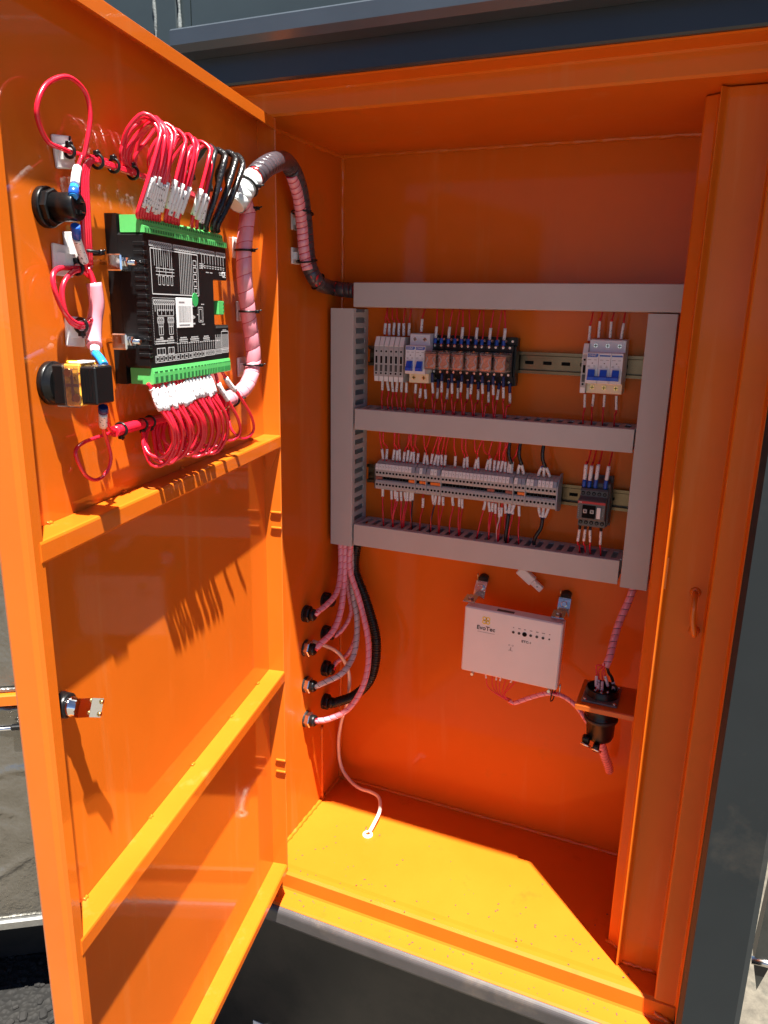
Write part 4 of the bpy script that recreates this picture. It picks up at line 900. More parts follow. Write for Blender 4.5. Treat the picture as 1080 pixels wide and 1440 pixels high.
wrapped([dn(.008, .008), AY(499, 840, -.028), AY(501, 890, -.032), AY(489, 920, -.045), AY(472, 932, -.06), GP(2, 0, .020)], .0042, 'red_wire', 'pink_wrap', 'thin pink wrapped cable from left duct to the third back gland', cg)
# black corrugated conduit
pts = [Vector((-.585, -.022, -.420)), AY(499, 800, -.030), AY(515, 845, -.035), AY(529, 900, -.045), AY(523, 950, -.055), AY(500, 977, -.064), GP(3, 0, .020)]
sp = spline(pts, .0011); o = MB().tube(sp, .0080, 10).build('corrugated_conduit', 'black_plastic', None, sp[0]); tag(o, 'black corrugated conduit looping from the left duct to the lowest back gland', 'conduit')
L = arc(sp); n = len(sp); rb = MB(); rb.tube(sp, lambda t: .0085 + (.0011 if (int(t * (n - 1)) // 2) % 2 else -.0002), 12); rb.build('ribs', 'black_plastic', o, sp[0])
# pale drain hose
hp = [AX(440, 902, XL + .004), AX(452, 906, XL + .02), AY(470, 914, -.075), AY(482, 926, -.065), AY(491, 950, -.055), AY(489, 985, -.045), AY(480, 1015, -.03), AY(476, 1045, -.02), AY(479, 1075, -.018), AY(490, 1095, -.030), AZ(505, 1108, ZF + .022), AZ(522, 1114, ZF + .026), AZ(533, 1122, ZF + .026), AZ(534, 1140, ZF + .018), AZ(526, 1158, ZF + .012), AZ(519, 1171, ZF + .004)]
hs = wire(hp, .0036, 'clear_hose', 'pale translucent drain hose running down to a hole in the floor', None, 'drain_hose', 'hose', (), 10)
q = AZ(517, 1174, ZF); rr = thing('drain_fitting', q, 'small ring fitting on the cabinet floor at the hose end', 'fitting')
b = MB(); b.lathe([(.0001, .0100), (.0028, .0095), (.0038, .0075), (.0040, .0050), (.0015, .0046)], (0, 0, 0), (0, 0, 1), 18, cap=False); b.build('ring', 'clear_hose', rr)
b = MB(); b.cyl((-.006, .003, .002), (-.005, .004, .013), .0012, seg=6); b.build('clip', 'steel', rr)

# ================================================================== DOOR: controller
ctl = thing('genset_controller', DW(.3200, .0025), 'black controller module with green plug terminals mounted on the open door', 'controller', DROT)
b = MB(); b.prism([(-.0905, .0765), (.088, .0765), (.088, -.0755), (-.0905, -.0755)], -.012, -.0005, 'y'); b.build('base', 'black_plastic', ctl)
oc = .037
outl = [(-.0885, .0600), (.0895, .0600), (.0905, .0590), (.0905, .0270), (.0890, .0255), (.0560, .0255), (.0545, .0240), (.0545, -.0215), (.0560, -.0230), (.0895, -.0230), (.0905, -.0240), (.0905, -.0590), (.0895, -.0600), (-.0885, -.0600), (-.0905, -.0580), (-.0905, .0580)]
b = MB(); b.prism(outl, -oc, -.0122, 'y'); b.build('housing', 'black_plastic', ctl)
b = MB()
for k in range(14): b.box(-.0912, -.0850, -oc - .0010, -oc + .010, -.0500 + k * .0076, -.0462 + k * .0076, .0006)
b.build('vent_ribs', 'black_plastic', ctl)
for k in range(20):
    b = MB(); b.box(.0575 + k * .0016, .0583 + k * .0016, -oc - .0008, -oc + .002, -.0262, -.0236); 
    if k == 0: vr = b.build('vent_slot', 'charcoal_plastic', ctl)
    else: vr = vr.copy(); COL.objects.link(vr); vr.location = (k * .0016, 0, 0)
# green plugs, top row and bottom row
def plug(x0, x1, top, n):
    s = 1 if top else -1; z0, z1 = (.0603, .0752) if top else (-.0752, -.0603)
    b = MB()
    if top: b.prism([(-.0150, z0), (-.0390, z0), (-.0390, z0 + .0055), (-.0350, z0 + .0070), (-.0340, z1 - .002), (-.0310, z1), (-.0150, z1)], x0, x1, 'x')
    else: b.prism([(-.0150, z1), (-.0380, z1), (-.0390, z1 - .0050), (-.0390, z0 + .0010), (-.0370, z0), (-.0150, z0)], x0, x1, 'x')
    r = b.build('terminal_plug', 'green_plug', ctl); pt = (x1 - x0) / n
    b = MB()
    for k in range(n):
        x = x0 + pt * (k + .5)
        if top: b.box(x - pt * .28, x + pt * .28, -.0345, -.0335, z0 + .0078, z1 - .0028); b.box(x - pt * .3, x + pt * .3, -.0392, -.0385, z0 + .0012, z0 + .0040)
        else: b.box(x - pt * .26, x + pt * .26, -.0393, -.0385, z0 + .0022, z0 + .0068); b.box(x - pt * .3, x + pt * .3, -.0391, -.0375, z1 - .0042, z1 - .0030)
    b.build('clamp_openings', 'green_dark', r)
    return r
for x0, x1, n in ((-.0900, -.0330, 12), (-.0325, .0210, 11), (.0215, .0620, 8), (.0625, .0895, 5)): plug(x0, x1, True, n)
for x0, x1, n in ((-.0880, -.0390, 5), (-.0385, -.0040, 4), (-.0035, .0265, 4), (.0270, .0530, 6), (.0535, .0710, 5), (.0715, .0895, 7)): plug(x0, x1, False, n)
b = MB(); b.box(.0548, .0745, -.030, -.014, -.0115, .0030, .0006); b.build('bus_socket', 'green_dark', ctl)
b = MB(); b.box(.0746, .0905, -.033, -.014, -.0120, .0035, .0008); sp2 = b.build('terminal_plug', 'green_plug', ctl)
b = MB()
for k in range(3): b.cyl((.0890, -.0328, -.0080 + k * .0042), (.0890, -.0334, -.0080 + k * .0042), .0013, seg=8, smooth=False)
b.build('clamp_openings', 'green_dark', sp2)
# printed wiring diagram (flat print)
pr = MB(); yo = -oc - .00025
def ln(x0, z0, x1, z1, w=.0004):
    if abs(x1 - x0) >= abs(z1 - z0): pr.add([(x0, yo, z0 - w), (x1, yo, z1 - w), (x1, yo, z1 + w), (x0, yo, z0 + w)], [(0, 1, 2, 3)])
    else: pr.add([(x0 - w, yo, z0), (x0 + w, yo, z0), (x1 + w, yo, z1), (x1 - w, yo, z1)], [(0, 1, 2, 3)])
def rect(x0, z0, x1, z1, w=.0003): ln(x0, z0, x1, z0, w); ln(x0, z1, x1, z1, w); ln(x0, z0, x0, z1, w); ln(x1, z0, x1, z1, w)
rp_ = random.Random(5)
def cells(x0, x1, z, n, h=.0042):
    rect(x0, z, x1, z + h)
    for k in range(n):
        x = x0 + (x1 - x0) * (k + .5) / n; rect(x - (x1 - x0) / n * .3, z + h * .22, x + (x1 - x0) / n * .3, z + h * .8, .0003)
def scrib(x0, x1, z, w=.0005):
    x = x0
    while x < x1: d = rp_.uniform(.0006, .0018); ln(x, z, min(x1, x + d), z, w); x += d + .0005
cells(-.080, -.037, .0500, 11); cells(-.034, .022, .0500, 14); cells(.024, .060, .0500, 9); cells(.064, .088, .0500, 6)
for k in range(9): x = -.072 + k * .0042; ln(x, .0500, x, .0330 - (k % 3) * .004, .00035)
rect(-.0785, .0075, .018, .0480, .0005)
for k in range(8): x = -.022 + k * .0037; ln(x, .0500, x, .0085, .0004)
for k in range(3): ln(-.070, .031 - k * .003, -.034, .031 - k * .003, .0003)
for k in range(4): rect(-.066 + k * .008, .016, -.062 + k * .008, .024)
for k in range(5): rect(.0075, .010 + k * .0068, .0145, .0148 + k * .0068, .0004)
for k in range(9): x = .028 + k * .0068; ln(x, .0500, x, .0405, .0004); scrib(x - .0022, x + .0022, .0385); scrib(x - .0018, x + .0018, .0365)
scrib(.022, .032, .0400); scrib(.022, .033, .0378); scrib(.022, .030, .0356); scrib(.037, .044, .0320); scrib(.047, .053, .0320); scrib(.070, .084, .0330); scrib(.071, .083, .0308)
# lower left block
for k in range(30): ln(-.0795 + k * .0015, .0040, -.0787 + k * .0015, .0040, .0003); ln(-.0795 + k * .0015, -.0385, -.0787 + k * .0015, -.0385, .0003)
for k in range(28): ln(-.0800, .0035 - k * .0015, -.0800, .0028 - k * .0015, .0003); ln(-.0345, .0035 - k * .0015, -.0345, .0028 - k * .0015, .0003)
cells(-.078, -.037, -.0020, 10)
for k in range(10): x = -.0755 + k * .0040; ln(x, -.0020, x, -.0085 - (k % 2) * .003, .0004)
rect(-.071, -.0125, -.040, -.0070)
for xx in (-.0720, -.0520):
    cells(xx, xx + .012, -.0190, 3, .0050)
    for k in range(3): ln(xx + .002 + k * .004, -.0190, xx + .002 + k * .004, -.0290, .0005)
    rect(xx + .002, -.0300, xx + .010, -.0225); scrib(xx + .003, xx + .009, -.0325, .0007)
scrib(-.066, -.048, -.0360, .0008)
# centre symbols
for k in range(3): rect(-.0005 + k * .003, .0010, .0012 + k * .003, .0030)
ln(-.001, .0045, .0075, .0045); rect(.0022, .0060, .0042, .0080); scrib(-.003, .010, -.0030, .0008)
rect(.0015, -.0155, .0045, -.0125); rect(-.001, -.0145, .007, -.0135, .0003); scrib(-.0005, .0065, -.0205, .0008)
rect(.0150, -.0190, .0260, -.0040); rect(.0175, -.0175, .0235, -.0060); ln(.0120, -.0115, .0150, -.0115); scrib(.0225, .0295, -.0010); scrib(.0225, .0295, -.0215)
# bottom row
cells(-.0800, -.0390, -.0555, 5, .0060); cells(-.0385, -.0030, -.0555, 4, .0060); cells(-.0025, .0270, -.0550, 4, .0058); cells(.0275, .0520, -.0545, 6, .0055); cells(.0535, .0705, -.0540, 5, .0052); cells(.0720, .0890, -.0535, 6, .0050)
for k in range(20):
    x = -.0340 + k * .0052
    ln(x, -.0480, x, -.0410, .0003); scrib(x - .0016, x + .0016, -.0395, .0006)
for a, c in ((-.078, -.060), (-.056, -.041), (-.030, -.012), (-.006, .014), (.024, .040)):
    scrib(a, c, -.0360, .0007); scrib(a + .002, c - .002, -.0340, .0006); ln(a, -.0380, c, -.0380, .0003)
for a, c in ((-.076, -.060), (-.054, -.042)): rect(a, -.0485, c, -.0425, .0004); rect((a + c) / 2 - .003, -.0485, (a + c) / 2 + .003, -.0425, .0003)
rect(.0710, -.0500, .0895, -.0300, .0004)
for k in range(7): ln(.0730 + k * .0024, -.0480, .0730 + k * .0024, -.0330, .0004); ln(.0550 + k * .0024, -.0480, .0550 + k * .0024, -.0330 - (k % 2) * .003, .0004)
scrib(.0740, .0840, -.0285, .0007)
pr.build('printed_diagram', 'print_white', ctl, recalc=False)
text_mesh('CE', .0085, 'print_white', 'marking_print', ctl, (.0825, yo, .0310), bold=.0001)
b = MB(); b.box(-.0335, .0020, -oc - .0004, -oc + .001, -.0245, .0050, .0008); stk = b.build('sticker', 'paper_white', ctl)
b = MB(); x = -.0290
while x < -.0020: w = rp_.uniform(.0003, .0011); b.box(x, x + w, -oc - .0006, -oc - .0003, -.0180, -.0030); x += w + rp_.uniform(.0004, .0012)
b.box(-.0290, -.0060, -oc - .0006, -oc - .0003, -.0215, -.0208); b.box(-.0280, -.0160, -oc - .0006, -oc - .0003, .0005, .0014); b.build('barcode_print', 'print_grey', stk)
b = MB(); b.lathe([(0, .0068), (.0008, .0068)], (.0085, -oc + .0002, .0035), (0, -1, 0), 20, smooth=False); b.build('round_sticker', 'green_sticker', ctl)
# silver clamps at the left flank
for z in (.0335, -.0355):
    b = MB(); b.box(-.1080, -.0910, -.0245, -.0095, z - .0072, z + .0072, .0012); cl = b.build('clamp', 'chrome', ctl)
    b = MB(); b.cyl((-.1000, -.0005, z), (-.1000, -.034, z), .0022, seg=10); b.lathe([(0, .0045), (.003, .0045)], (-.1000, -.0250, z), (0, -1, 0), 6, smooth=False); b.build('clamp_screw', 'chrome', cl)

# ================================================================== DOOR: buzzer, switch, lock
bz = thing('buzzer', DW(.4950, .0735), 'black cylindrical buzzer with ribbed collar, leftmost item high on the door', 'buzzer', DROT)
b = MB(); b.lathe([(.0003, .0190), (.0060, .0190), (.0070, .0180)], (0, 0, 0), (0, -1, 0), 28); b.build('flange', 'black_plastic', bz)
b = MB(); b.lathe([(.0070, .0172), (.0120, .0172), (.0130, .0160)], (0, 0, 0), (0, -1, 0), 8, smooth=False); b.build('lock_nut', 'black_plastic', bz)
b = MB(); b.lathe([(.0120, .0133), (.0360, .0130), (.0375, .0118)], (0, 0, 0), (0, -1, 0), 28); b.build('barrel', 'black_plastic', bz)
for z in (.0045, -.0050):
    b = MB(); b.box(-.0062, .0062, -.0382, -.0372, z - .0022, z + .0022, .0006); b.build('terminal_slot', 'dark_slot', bz)
    b = MB(); b.box(.0005, .0058, -.0400, -.0378, z - .0006, z + .0006); b.build('blade', 'steel', bz)
es = thing('emergency_switch', DW(.5080, -.0640), 'black emergency switch with amber contact block below the buzzer', 'switch', DROT)
b = MB(); b.lathe([(.0003, .0215), (.0055, .0215), (.0065, .0205), (.0066, .0188), (.0130, .0185)], (0, 0, 0), (0, -1, 0), 28); b.build('collar', 'black_plastic', es)
b = MB(); b.box(-.0150, .0150, -.0260, -.0130, -.0190, .0195, .0015); b.build('holder', 'black_plastic', es)
b = MB(); b.box(-.0150, .0150, -.0430, -.0262, -.0195, .0205, .0012); b.build('contact_block', 'amber_plastic', es)
b = MB(); b.box(-.0157, -.0149, -.0420, -.0275, -.0010, .0020, .0003); b.box(-.0157, -.0149, -.0362, -.0332, -.0150, .0160, .0003); b.build('cross_rib', 'brown_jumper', es)
b = MB(); b.lathe([(0, .0045), (.0012, .0040)], (-.0150, -.0310, .0125), (-1, 0, 0), 12); b.lathe([(0, .0045), (.0012, .0040)], (-.0150, -.0390, -.0115), (-1, 0, 0), 12); b.build('contact_screws', 'brass', es)
b = MB(); b.box(-.0172, -.0160, -.0428, -.0266, -.0205, .0205, .0004); b.build('cover', 'clear_sheet', es)
b = MB(); b.box(-.0120, .0120, -.0440, -.0300, .0206, .0226, .0008); b.build('cover_clip', 'paper_white', es)
b = MB(); b.box(-.0100, -.0040, -.0360, -.0265, .0206, .0232, .0008); b.build('latch', 'logo_yellow', es)
b = MB(); b.box(-.0150, .0150, -.0600, -.0432, -.0175, .0185, .0014); b.build('contact_block', 'black_plastic', es)
for x in (-.0085, .004):
    for yy in (-.0485, -.0565):
        b = MB(); b.lathe([(0, .0030), (.0008, .0030)], (x, yy, .0184), (0, 0, 1), 10, smooth=False); b.build('screw', 'brass', es)
b = MB()
for k in range(5): b.box(-.0156, -.0149, -.0585 + k * .0032, -.0570 + k * .0032, -.0150, .0150)
b.build('ribs', 'black_plastic', es)
b = MB(); b.box(-.0120, .0050, -.0285, -.0140, -.0212, -.0192, .0006); b.build('clip', 'grey_module', es)
lk = thing('door_lock', DW(.5360, -.3440), 'chrome cam lock with black nut on the free edge of the door', 'lock', DROT)
b = MB(); b.lathe([(.0003, .0150), (.0018, .0150)], (0, 0, 0), (0, -1, 0), 20, smooth=False); b.build('washer', 'chrome', lk)
b = MB(); b.lathe([(.0018, .0140), (.0105, .0136), (.0115, .0120)], (0, 0, 0), (0, -1, 0), 20); b.build('nut', 'black_plastic', lk)
b = MB(); b.lathe([(.0100, .0105), (.0150, .0105), (.0155, .0090), (.0230, .0090), (.0235, .0075), (.0265, .0075)], (0, 0, 0), (0, -1, 0), 20); b.build('barrel', 'chrome', lk)
TL = Matrix.Translation((0, -.0240, 0)) @ Matrix.Rotation(math.radians(27), 4, 'Y')
b = MB(); b.prism([(-.0100, -.0095), (.0120, -.0100), (.0120, -.0020), (.0120, .0100), (-.0100, .0095)], -.0022, 0, 'y', TL)
b.prism([(-.0010, .0118), (-.0030, .0120), (-.0075, .0270), (-.0055, .0275)], -.0100, .0100, 'z', TL @ Matrix.Rotation(-math.pi / 2, 4, 'Z') @ Matrix.Rotation(0, 4, 'X')) if False else None
vs = [(-.0100, -.0022, -.0098), (.0120, -.0022, -.0100), (.0240, -.0085, -.0100), (.0240, -.0085, .0100), (.0120, -.0022, .0100), (-.0100, -.0022, .0098)]
b.add([TL @ Vector(v) for v in vs] + [TL @ (Vector(v) + Vector((0, -.0022, 0))) for v in vs], [[1, 2, 3, 4], [7, 10, 9, 8], [1, 7, 8, 2], [2, 8, 9, 3], [3, 9, 10, 4], [0, 1, 4, 5], [6, 11, 10, 7], [0, 6, 7, 1], [4, 10, 11, 5], [5, 11, 6, 0]])
b.build('cam_plate', 'chrome', lk)
b = MB()
for z in (-.0065, .0065): b.lathe([(0, .0028), (.002, .0022)], TL @ Vector((.0222, -.0098, z)), (0, -1, 0), 10)
b.build('rivets', 'brass', lk)

for o_, k_ in ((bz, .83), (es, .84), (lk, .84)): o_.scale = (k_, k_, k_)
# ================================================================== DOOR: adhesive tie mounts
def mount(loc, label, rotz=DROT, roll=0.0, tiebar=True):
    r = thing('tie_mount', loc, label, 'tie mount', rotz, 'white adhesive tie mounts'); r.rotation_euler = (0, roll, rotz)
    b = MB(); b.box(-.0125, .0125, -.0035, -.0003, -.0125, .0125, .0010); b.build('pad', 'white_plastic', r)
    b = MB(); b.prism([(-.009, -.0035), (-.0055, -.0085), (.0055, -.0085), (.009, -.0035), (.0055, -.0035), (.004, -.0062), (-.004, -.0062), (-.0055, -.0035)], -.0055, .0055, 'z'); b.build('saddle', 'white_plastic', r)
    return r
mount(DW(.4660, .1190), 'white tie mount under the top wire loop at far left', roll=math.radians(-8))
mount(DW(.4800, .0340), 'white tie mount left of the small wire coil, lower of an overlapping pair', roll=math.radians(3))
mount(DW(.4620, .0460), 'white tie mount overlapping another above the small wire coil', roll=math.radians(-5))
mount(DW(.4710, -.0235), 'white tie mount under the bottom of the small wire coil', roll=math.radians(4))
mount(DW(.1140, .0715), 'white tie mount beside the pink bundle, level with the top plug row')
mount(DW(.1080, -.0060), 'white tie mount beside the pink bundle, level with the barcode sticker')
mount(DW(.1100, -.0770), 'white tie mount beside the pink bundle, level with the bottom plug row')
mount(DW(.0880, .1280), 'white tie mount at the top of the pink bundle')
mount(D(313, 563, .0), 'white tie mount behind the lower end of the pink bundle')
w1, w2 = AX(414, 312, XL), AX(414, 360, XL)
mount(w1, 'upper white tie mount on the cabinet left wall', math.radians(90)); mount(w2, 'lower white tie mount on the cabinet left wall', math.radians(90))

def ring_tie(c, ax, rad, label, head=Vector((0, 0, 1)), tail=.006):
    ax = Vector(ax).normalized(); a = ax.orthogonal().normalized(); b_ = ax.cross(a); c = Vector(c)
    pts = [c + (a * math.cos(t) + b_ * math.sin(t)) * rad for t in [i * 2 * math.pi / 18 for i in range(19)]]
    m = MB(); o_ = Vector(c)
    for (p, q) in zip(pts, pts[1:]):
        pass
    m.tube(pts, .0014, 6, False); o = m.build('cable_tie', 'black_plastic', None, o_); tag(o, label, 'cable tie', 'black cable ties')
    h = c + Vector(head).normalized() * (rad + .001); m = MB(); T = Matrix.Translation(h); m.box(-.0024, .0024, -.0024, .0024, -.0020, .0020, .0006, T); m.cyl(h, h + Vector(head).normalized() * tail + ax * .002, .0009, seg=6); m.build('tie_head', 'black_plastic', o, o_); return o

# ================================================================== DOOR: wires
# single big loop at top left
wire([D(117, 225, .016), D(123, 195, .020), D(127, 160, .022), D(119, 128, .022), D(95, 108, .020), D(66, 118, .018), D(52, 148, .016), D(55, 175, .014), D(68, 200, .013), D(85, 208, .0125), D(100, 214, .012), D(125, 220, .012), D(150, 226, .012)], .0019, 'red_wire', 'single red wire making the big loop at the top left of the door', None, 'wire', 'wire', (), 10)
wire([D(105, 262, .028), D(108, 240, .022), D(114, 222, .016), D(118, 215, .015)], .0015, 'red_wire', 'short red lead with white sleeve and blue lug above the buzzer', None, 'wire', 'wire', ((.002, .024, .0036, 'marker_sleeve', 'marker_sleeve'),), 8)
wire([D(103, 277, .031), D(104.5, 262, .028)], .0034, 'ferrule_lightblue', 'blue insulated lug on top of the buzzer', 'blue lugs', 'crimp_lug', 'lug', ((.001, .008, .0040, 'ferrule_blue', 'sleeve'),), 10)
wire([D(106, 317, .028), D(108, 334, .024)], .0036, 'ferrule_blue', 'dark blue lug below the buzzer', 'blue lugs', 'crimp_lug', 'lug', (), 10)
# vertical red bundle right of the buzzer, turning into the horizontal harness
for k in range(4):
    d = (k - 1.5) * 3.0
    wire([D(124 + d * .9, 372, .014), D(122 + d, 340, .016), D(120 + d, 300, .017), D(118 + d, 262, .017), D(119 + d, 240, .016), D(128 + d * .4, 224 + k, .015), D(150, 229 + k * 1.3, .014), D(185, 241 + k * 1.3, .013), D(230, 257 + k * 1.2, .012), D(300, 284 + k, .012)], .0019, 'red_wire', ordw(k + 1) + ' red wire from the left in the upright run beside the buzzer', 'red wires running past the buzzer', 'wire', 'wire', (), 8)
wire([D(107, 333, .024), D(112, 348, .020), D(120, 372, .016), D(124, 385, .014)], .0015, 'red_wire', 'short red lead with white sleeve below the buzzer', None, 'wire', 'wire', ((.002, .028, .0036, 'marker_sleeve', 'marker_sleeve'),), 8)
# coil at left
wire([D(128, 375, .012), D(105, 377, .011), D(85, 377, .011), D(75, 385, .012), D(76, 405, .014), D(88, 435, .015), D(103, 452, .015), D(118, 456, .015), D(134, 446, .016)], .0021, 'red_wire', 'outer red wire of the small coil left of the controller', 'red wires of the small coil', 'wire', 'wire', (), 9)
wire([D(127, 390, .012), D(113, 380, .013), D(98, 386, .014), D(88, 404, .014), D(89, 428, .014), D(97, 450, .014), D(112, 460, .013), D(130, 455, .014)], .0021, 'red_wire', 'inner red wire of the small coil left of the controller', 'red wires of the small coil', 'wire', 'wire', (), 9)
wire([D(124, 376, .014), D(130, 392, .016), D(134, 410, .017), D(136, 430, .017), D(133, 450, .015), D(132, 475, .016), D(134, 496, .022)], .0024, 'red_wire', 'red bundle in a pink label wrap right of the small coil', None, 'wire', 'wire', ((.013, .068, .0065, 'pink_wrap', 'label_wrap'), (.070, .094, .0042, 'marker_sleeve', 'marker_sleeve')), 10)
wire([D(134, 497, .024), D(140, 503, .030), D(147, 514, .038)], .0036, 'ferrule_lightblue', 'bright blue lug entering the top of the emergency switch', 'blue lugs', 'crimp_lug', 'lug', (), 10)
# lead below the switch
wire([D(145, 572, .044), D(145, 580, .042)], .0040, 'navy_plastic', 'navy lug under the emergency switch', 'blue lugs', 'crimp_lug', 'lug', (), 10)
wire([D(145, 580, .042), D(145, 592, .036), D(146, 606, .028), D(152, 625, .022), D(156, 645, .020), D(150, 664, .018), D(136, 675, .016), D(120, 668, .014), D(108, 645, .013), D(107, 632, .012), D(118, 622, .012), D(140, 614, .012), D(165, 606, .012), D(195, 598, .012)], .0017, 'red_wire', 'thin red wire looping low under the emergency switch', None, 'wire', 'wire', ((.0015, .022, .0036, 'marker_sleeve', 'marker_sleeve'),), 9)
wire([D(148, 588, .030), D(152, 600, .020), D(160, 606, .014), D(180, 602, .013), D(205, 594, .013)], .0018, 'red_wire', 'short red wire curving from the emergency switch into the harness', None, 'wire', 'wire', (), 9)
hb = [D(160, 607, .013), D(185, 600, .013), D(215, 592, .013), D(260, 581, .013), D(305, 567, .014), D(320, 561, .016)]
sp = spline(hb, .004); hbo = MB().tube(sp, .0052, 12).build('wire_harness', 'red_wire', None, sp[0]); tag(hbo, 'red sleeved harness lying across the door below the controller', 'harness')
# upper loops: from the harness up, over and down into the plugs
def toploop(bx, by, apx, apy, fx, fy, tx, ty, m, lab, grp, r=.0019, sl=True, jag=0.0, ferr='red_wire'):
    j = lambda: rnd.uniform(-jag, jag)
    oj = rnd.uniform(-.006, .003); pts = [D(bx, by, .012), D(bx - 3 + j(), by - 22, .014), D(bx + (apx - bx) * .30 + j(), apy + 18 + j(), .022), D(apx + j(), apy + j(), .036 + oj), D(fx + j(), apy + (fy - apy) * .34 + j(), .048 + oj), D(fx - 2 + j() * .6, fy, .050 + oj * .6), D((fx + tx) / 2 - 1, (fy + ty) / 2, .044), D(tx, ty - 9, .036), D(tx, ty, .034)]
    js = rnd.uniform(-.004, .003); sv = ((-.036 + js, -.0095 + js, .0031, 'marker_sleeve', 'marker_sleeve'),) if sl else ()
    return wire(pts, r, m, lab, grp, 'wire', 'wire', sv, 8, .005)
k = 0
GL = 'red wires looping above the controller'
for i in range(9):
    f = i / 8; k += 1
    toploop(171 + f * 22, 232 + f * 10, 203 + f * 26, 163 + f * 13, 222 + f * 22, 205 + f * 14, 194 + f * 30, 306 + f * 5, 'red_wire', ordw(k) + ' red wire from the left arching above the controller', GL, jag=4.5, sl=i > 0)
for i in range(5):
    f = i / 4; k += 1
    toploop(214 + f * 26, 247 + f * 12, 243 + f * 24, 182 + f * 12, 257 + f * 22, 214 + f * 8, 233 + f * 18, 312 + f * 4, 'red_wire', ordw(k) + ' red wire from the left arching above the controller', GL, jag=3.5)
for i in range(2):
    k += 1; toploop(252 + i * 8, 262 + i * 3, 279 + i * 6, 199 + i * 4, 293 + i * 6, 228 + i * 5, 270 + i * 7, 319 + i * 2, 'red_wire', ordw(k) + ' red wire from the left arching above the controller', GL, jag=2.5)
GB = 'black taped wires looping above the controller'
for i, (bx, by, ax_, ay, fx, fy, tx, ty) in enumerate(((272, 252, 292, 205, 302, 225, 283, 321), (296, 268, 303, 211, 316, 233, 290, 323), (309, 268, 318, 214, 331, 236, 300, 324), (322, 268, 331, 219, 341, 243, 306, 325))):
    o = toploop(bx, by, ax_, ay, fx, fy, tx, ty, 'black_tape' if i else 'black_wire', ordw(i + 1) + ' black wire loop from the left above the right end of the controller', GB, r=.0034 if i else .0026, jag=.5)
wire([D(310, 265, .034), D(303, 278, .034), D(296, 290, .034), D(292, 304, .034)], .0015, 'blue_wire', 'blue wire leaving the black tape above the controller', None, 'wire', 'wire', (), 8)
wire([D(318, 272, .033), D(314, 282, .034), D(309, 292, .034), D(305, 306, .034)], .0015, 'brown_wire', 'brown wire leaving the black tape above the controller', None, 'wire', 'wire', ((-.014, -.001, .0031, 'marker_sleeve', 'marker_sleeve'),), 8)
# lower loops: down from the plugs, forward, under and back up to the harness
GD = 'red wires looping below the controller'
for i in range(18):
    f = i / 17; j = lambda: rnd.uniform(-4.2, 4.2)
    tx, ty = 208 + f * 80, 539 - f * 17
    jx = rnd.uniform(-3.5, 3.5); bt = rnd.uniform(-9, 5); js = rnd.uniform(-.003, .003)
    pts = [D(tx, ty, .034), D(tx + 8, ty + 13, .037), D(tx + 17 + j() * .4, ty + 33, .043), D(tx + 33 + jx, ty + 62 + j(), .050), D(tx + 35 + jx, ty + 86 + j() + bt, .046), D(tx + 22 + jx, ty + 109 + bt, .036), D(tx + 2 + jx, ty + 108 + bt + j(), .024), D(tx - 9 + j(), ty + 84, .016), D(tx - 6, ty + 62, .013), D(tx + 8, ty + 52, .012)]
    wire(pts, .0018, 'red_wire', ordw(i + 1) + ' red wire from the left looping below the controller', GD, 'wire', 'wire', ((.006 + js, .0285 + js, .0031, 'marker_sleeve', 'marker_sleeve'),), 8, .005)
for i, (tx, ty, mx2) in enumerate(((302, 522, 335), (310, 519, 354))):
    pts = [D(tx, ty, .034), D(tx + 6 + i * 6, ty + 20, .037), D(tx + 18 + i * 10, ty + 40, .042), D(mx2, ty + 68, .046), D(mx2 + 2, ty + 88, .044), D(mx2 - 12, ty + 98, .036), D(mx2 - 28, ty + 86, .026), D(mx2 - 33, ty + 62, .018), D(mx2 - 32, ty + 45, .015)]
    wire(pts, .0018, 'red_wire', ('left' if i == 0 else 'right') + ' of the two separate red loops beside the pink bundle', 'separate red loops beside the pink bundle', 'wire', 'wire', ((.014, .038, .0031, 'marker_sleeve', 'marker_sleeve'),), 8, .005)

# pink spiral bundle down the hinge side of the door
pb = [D(338, 277, .022), D(348, 292, .022), D(346, 320, .022), D(343, 355, .022), D(344, 395, .022), D(349, 440, .022), D(355, 485, .022), D(356, 515, .022), D(347, 542, .022), D(330, 557, .020), D(308, 566, .016)]
wrapped(pb, .0098, 'red_wire', 'pink_wrap', 'pink spiral-wrapped wire bundle running down the hinge side of the door', None, .0185, .0007, 'wire_bundle', 'bundle')
# grey bundle arching from the door into the cabinet
w3 = AX(428, 330, -.612)
gb0 = [D(330, 288, .030), D(338, 276, .034), D(347, 262, .038), D(357, 250, .042)]
gb = [D(357, 250, .042), D(370, 237, .044), D(385, 229, .040), AY(401, 227, -.262), AX(414, 245, -.600), AX(423, 275, -.604), AX(428, 312, -.610), AX(431, 350, -.611), AX(436, 378, -.608), AX(447, 396, -.604), AY(462, 404, -.045), AY(480, 407, -.036), AY(499, 409, -.034)]
wrapped(gb, .0125, 'dark_red_wire', 'smoke_wrap', 'thick dark spiral-wrapped bundle arching from the door into the top duct', None, .0110, .0006, 'wire_bundle', 'bundle')
wrapped(gb0, .0125, 'white_plastic', 'white_wrap', 'white taped end of the arching bundle near the black loops', None, .0085, .0006, 'bundle_end', 'bundle')
# red companion strand showing under the dark wrap
gr = [p + Vector((-.003, -.006, -.009)) if i < 4 else p + Vector((.001, -.010, -.002)) for i, p in enumerate(gb)][4:9]
wrapped(gr, .0090, 'red_wire', 'pink_wrap', 'red wrapped strand lying along the inside of the arching bundle', None, .0095, .0012, 'wire_bundle', 'bundle')
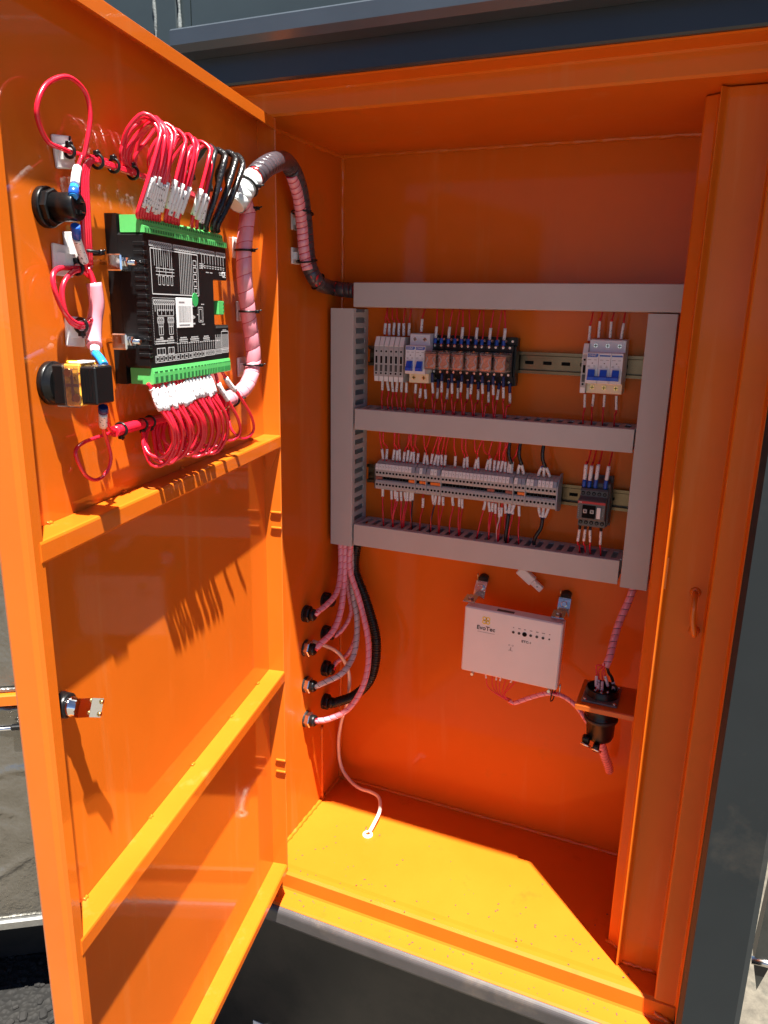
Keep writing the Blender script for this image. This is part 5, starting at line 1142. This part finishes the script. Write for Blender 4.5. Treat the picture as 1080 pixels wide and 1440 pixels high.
# end of the top duct: open black mouth
b = MB(); b.box(-.5795, -.5787, -.056, -.004, .006, .040); 
# cable ties
ring_tie(D(349, 293, .022), (.0, .1, 1), .0112, 'black tie round the pink bundle at its top', N); ring_tie(D(343, 352, .022), (.0, 0, 1), .0112, 'black tie round the pink bundle beside the upper plugs', N)
ring_tie(D(349, 438, .022), (0, 0, 1), .0112, 'black tie round the pink bundle beside the barcode sticker', N); ring_tie(D(355, 513, .022), (0, 0, 1), .0112, 'black tie round the pink bundle beside the lower plugs', N)
ring_tie(D(347, 262, .038), D(357, 250, .042) - D(338, 276, .034), .0138, 'black tie round the white taped bundle end', N)
ring_tie(AX(427, 300, -.608) + Vector((0, -.004, 0)), (.0, .15, 1), .0165, 'black tie on the arching bundle at the upper wall mount', (1, -.5, 0)); ring_tie(AX(433, 367, -.608) + Vector((0, -.004, 0)), (.0, -.2, 1), .0160, 'black tie on the arching bundle at the lower wall mount', (1, -.5, 0))
ring_tie(AX(447, 396, -.604), (.5, .8, -.6), .0138, 'black tie on the arching bundle just before the duct')
hx = (D(150, 229, .014) - D(128, 222, .014))
ring_tie(D(98, 213, .0125), hx, .0045, 'black tie on the top left tie mount', (0, 0, 1)); ring_tie(D(137, 227, .0145), hx, .0054, 'first black tie along the upper harness, by the big loop', (0, 0, 1), .003)
ring_tie(D(160, 233, .014), hx, .0054, 'second black tie along the upper harness', (0, 0, 1), .003); ring_tie(D(187, 243, .0135), hx, .0054, 'third black tie along the upper harness, under the first red arches', (0, 0, 1), .003)
ring_tie(D(109, 377, .011), hx, .0050, 'black tie at the top of the small coil', (0, 0, 1), .003); ring_tie(D(114, 458, .0135), hx, .0058, 'black tie at the bottom of the small coil', (0, 0, -1), .003)
ring_tie(D(170, 604, .013), hx, .0060, 'first black tie along the lower harness', (0, 0, -1), .003); ring_tie(D(200, 597, .013), hx, .0054, 'second black tie along the lower harness', (0, 0, -1), .003); ring_tie(D(211, 593, .013), hx, .0054, 'third black tie along the lower harness, at the first red loop', (0, 0, -1), .003)
ring_tie(D(128, 355, .015), (0, .1, 1), .0085, 'black tie round the upright red wires below the buzzer', N, .004)
ring_tie(D(326, 559, .020), hx, .0108, 'black tie at the lower end of the pink bundle', N)

# grit and paint crumbs lying on the cabinet floor and sill
gr_ = MB(); rg = random.Random(11)
for i in range(150):
    if i < 95: x, y, z = rg.uniform(-.61, .0), -.295 + abs(rg.gauss(0, .07)), ZF + .0018 if False else ZF
    else: x, y, z = rg.uniform(-.60, .0), rg.uniform(-.328, -.302), -.9972
    if y > -.006: continue
    if i < 95 and y < -.270: z = ZF + .0015
    r_ = rg.uniform(.0004, .0012); T = Matrix.Translation((x, y, z + r_ * .4)) @ Matrix.Rotation(rg.uniform(0, 3), 4, 'Z')
    gr_.box(-r_, r_ * rg.uniform(1, 2.4), -r_ * .7, r_ * .7, -r_ * .4, r_ * .4, 0, T)
go_ = gr_.build('floor_grit', 'charcoal_plastic'); tag(go_, 'fine dark grit scattered on the cabinet floor and sill', None, None, 'stuff')
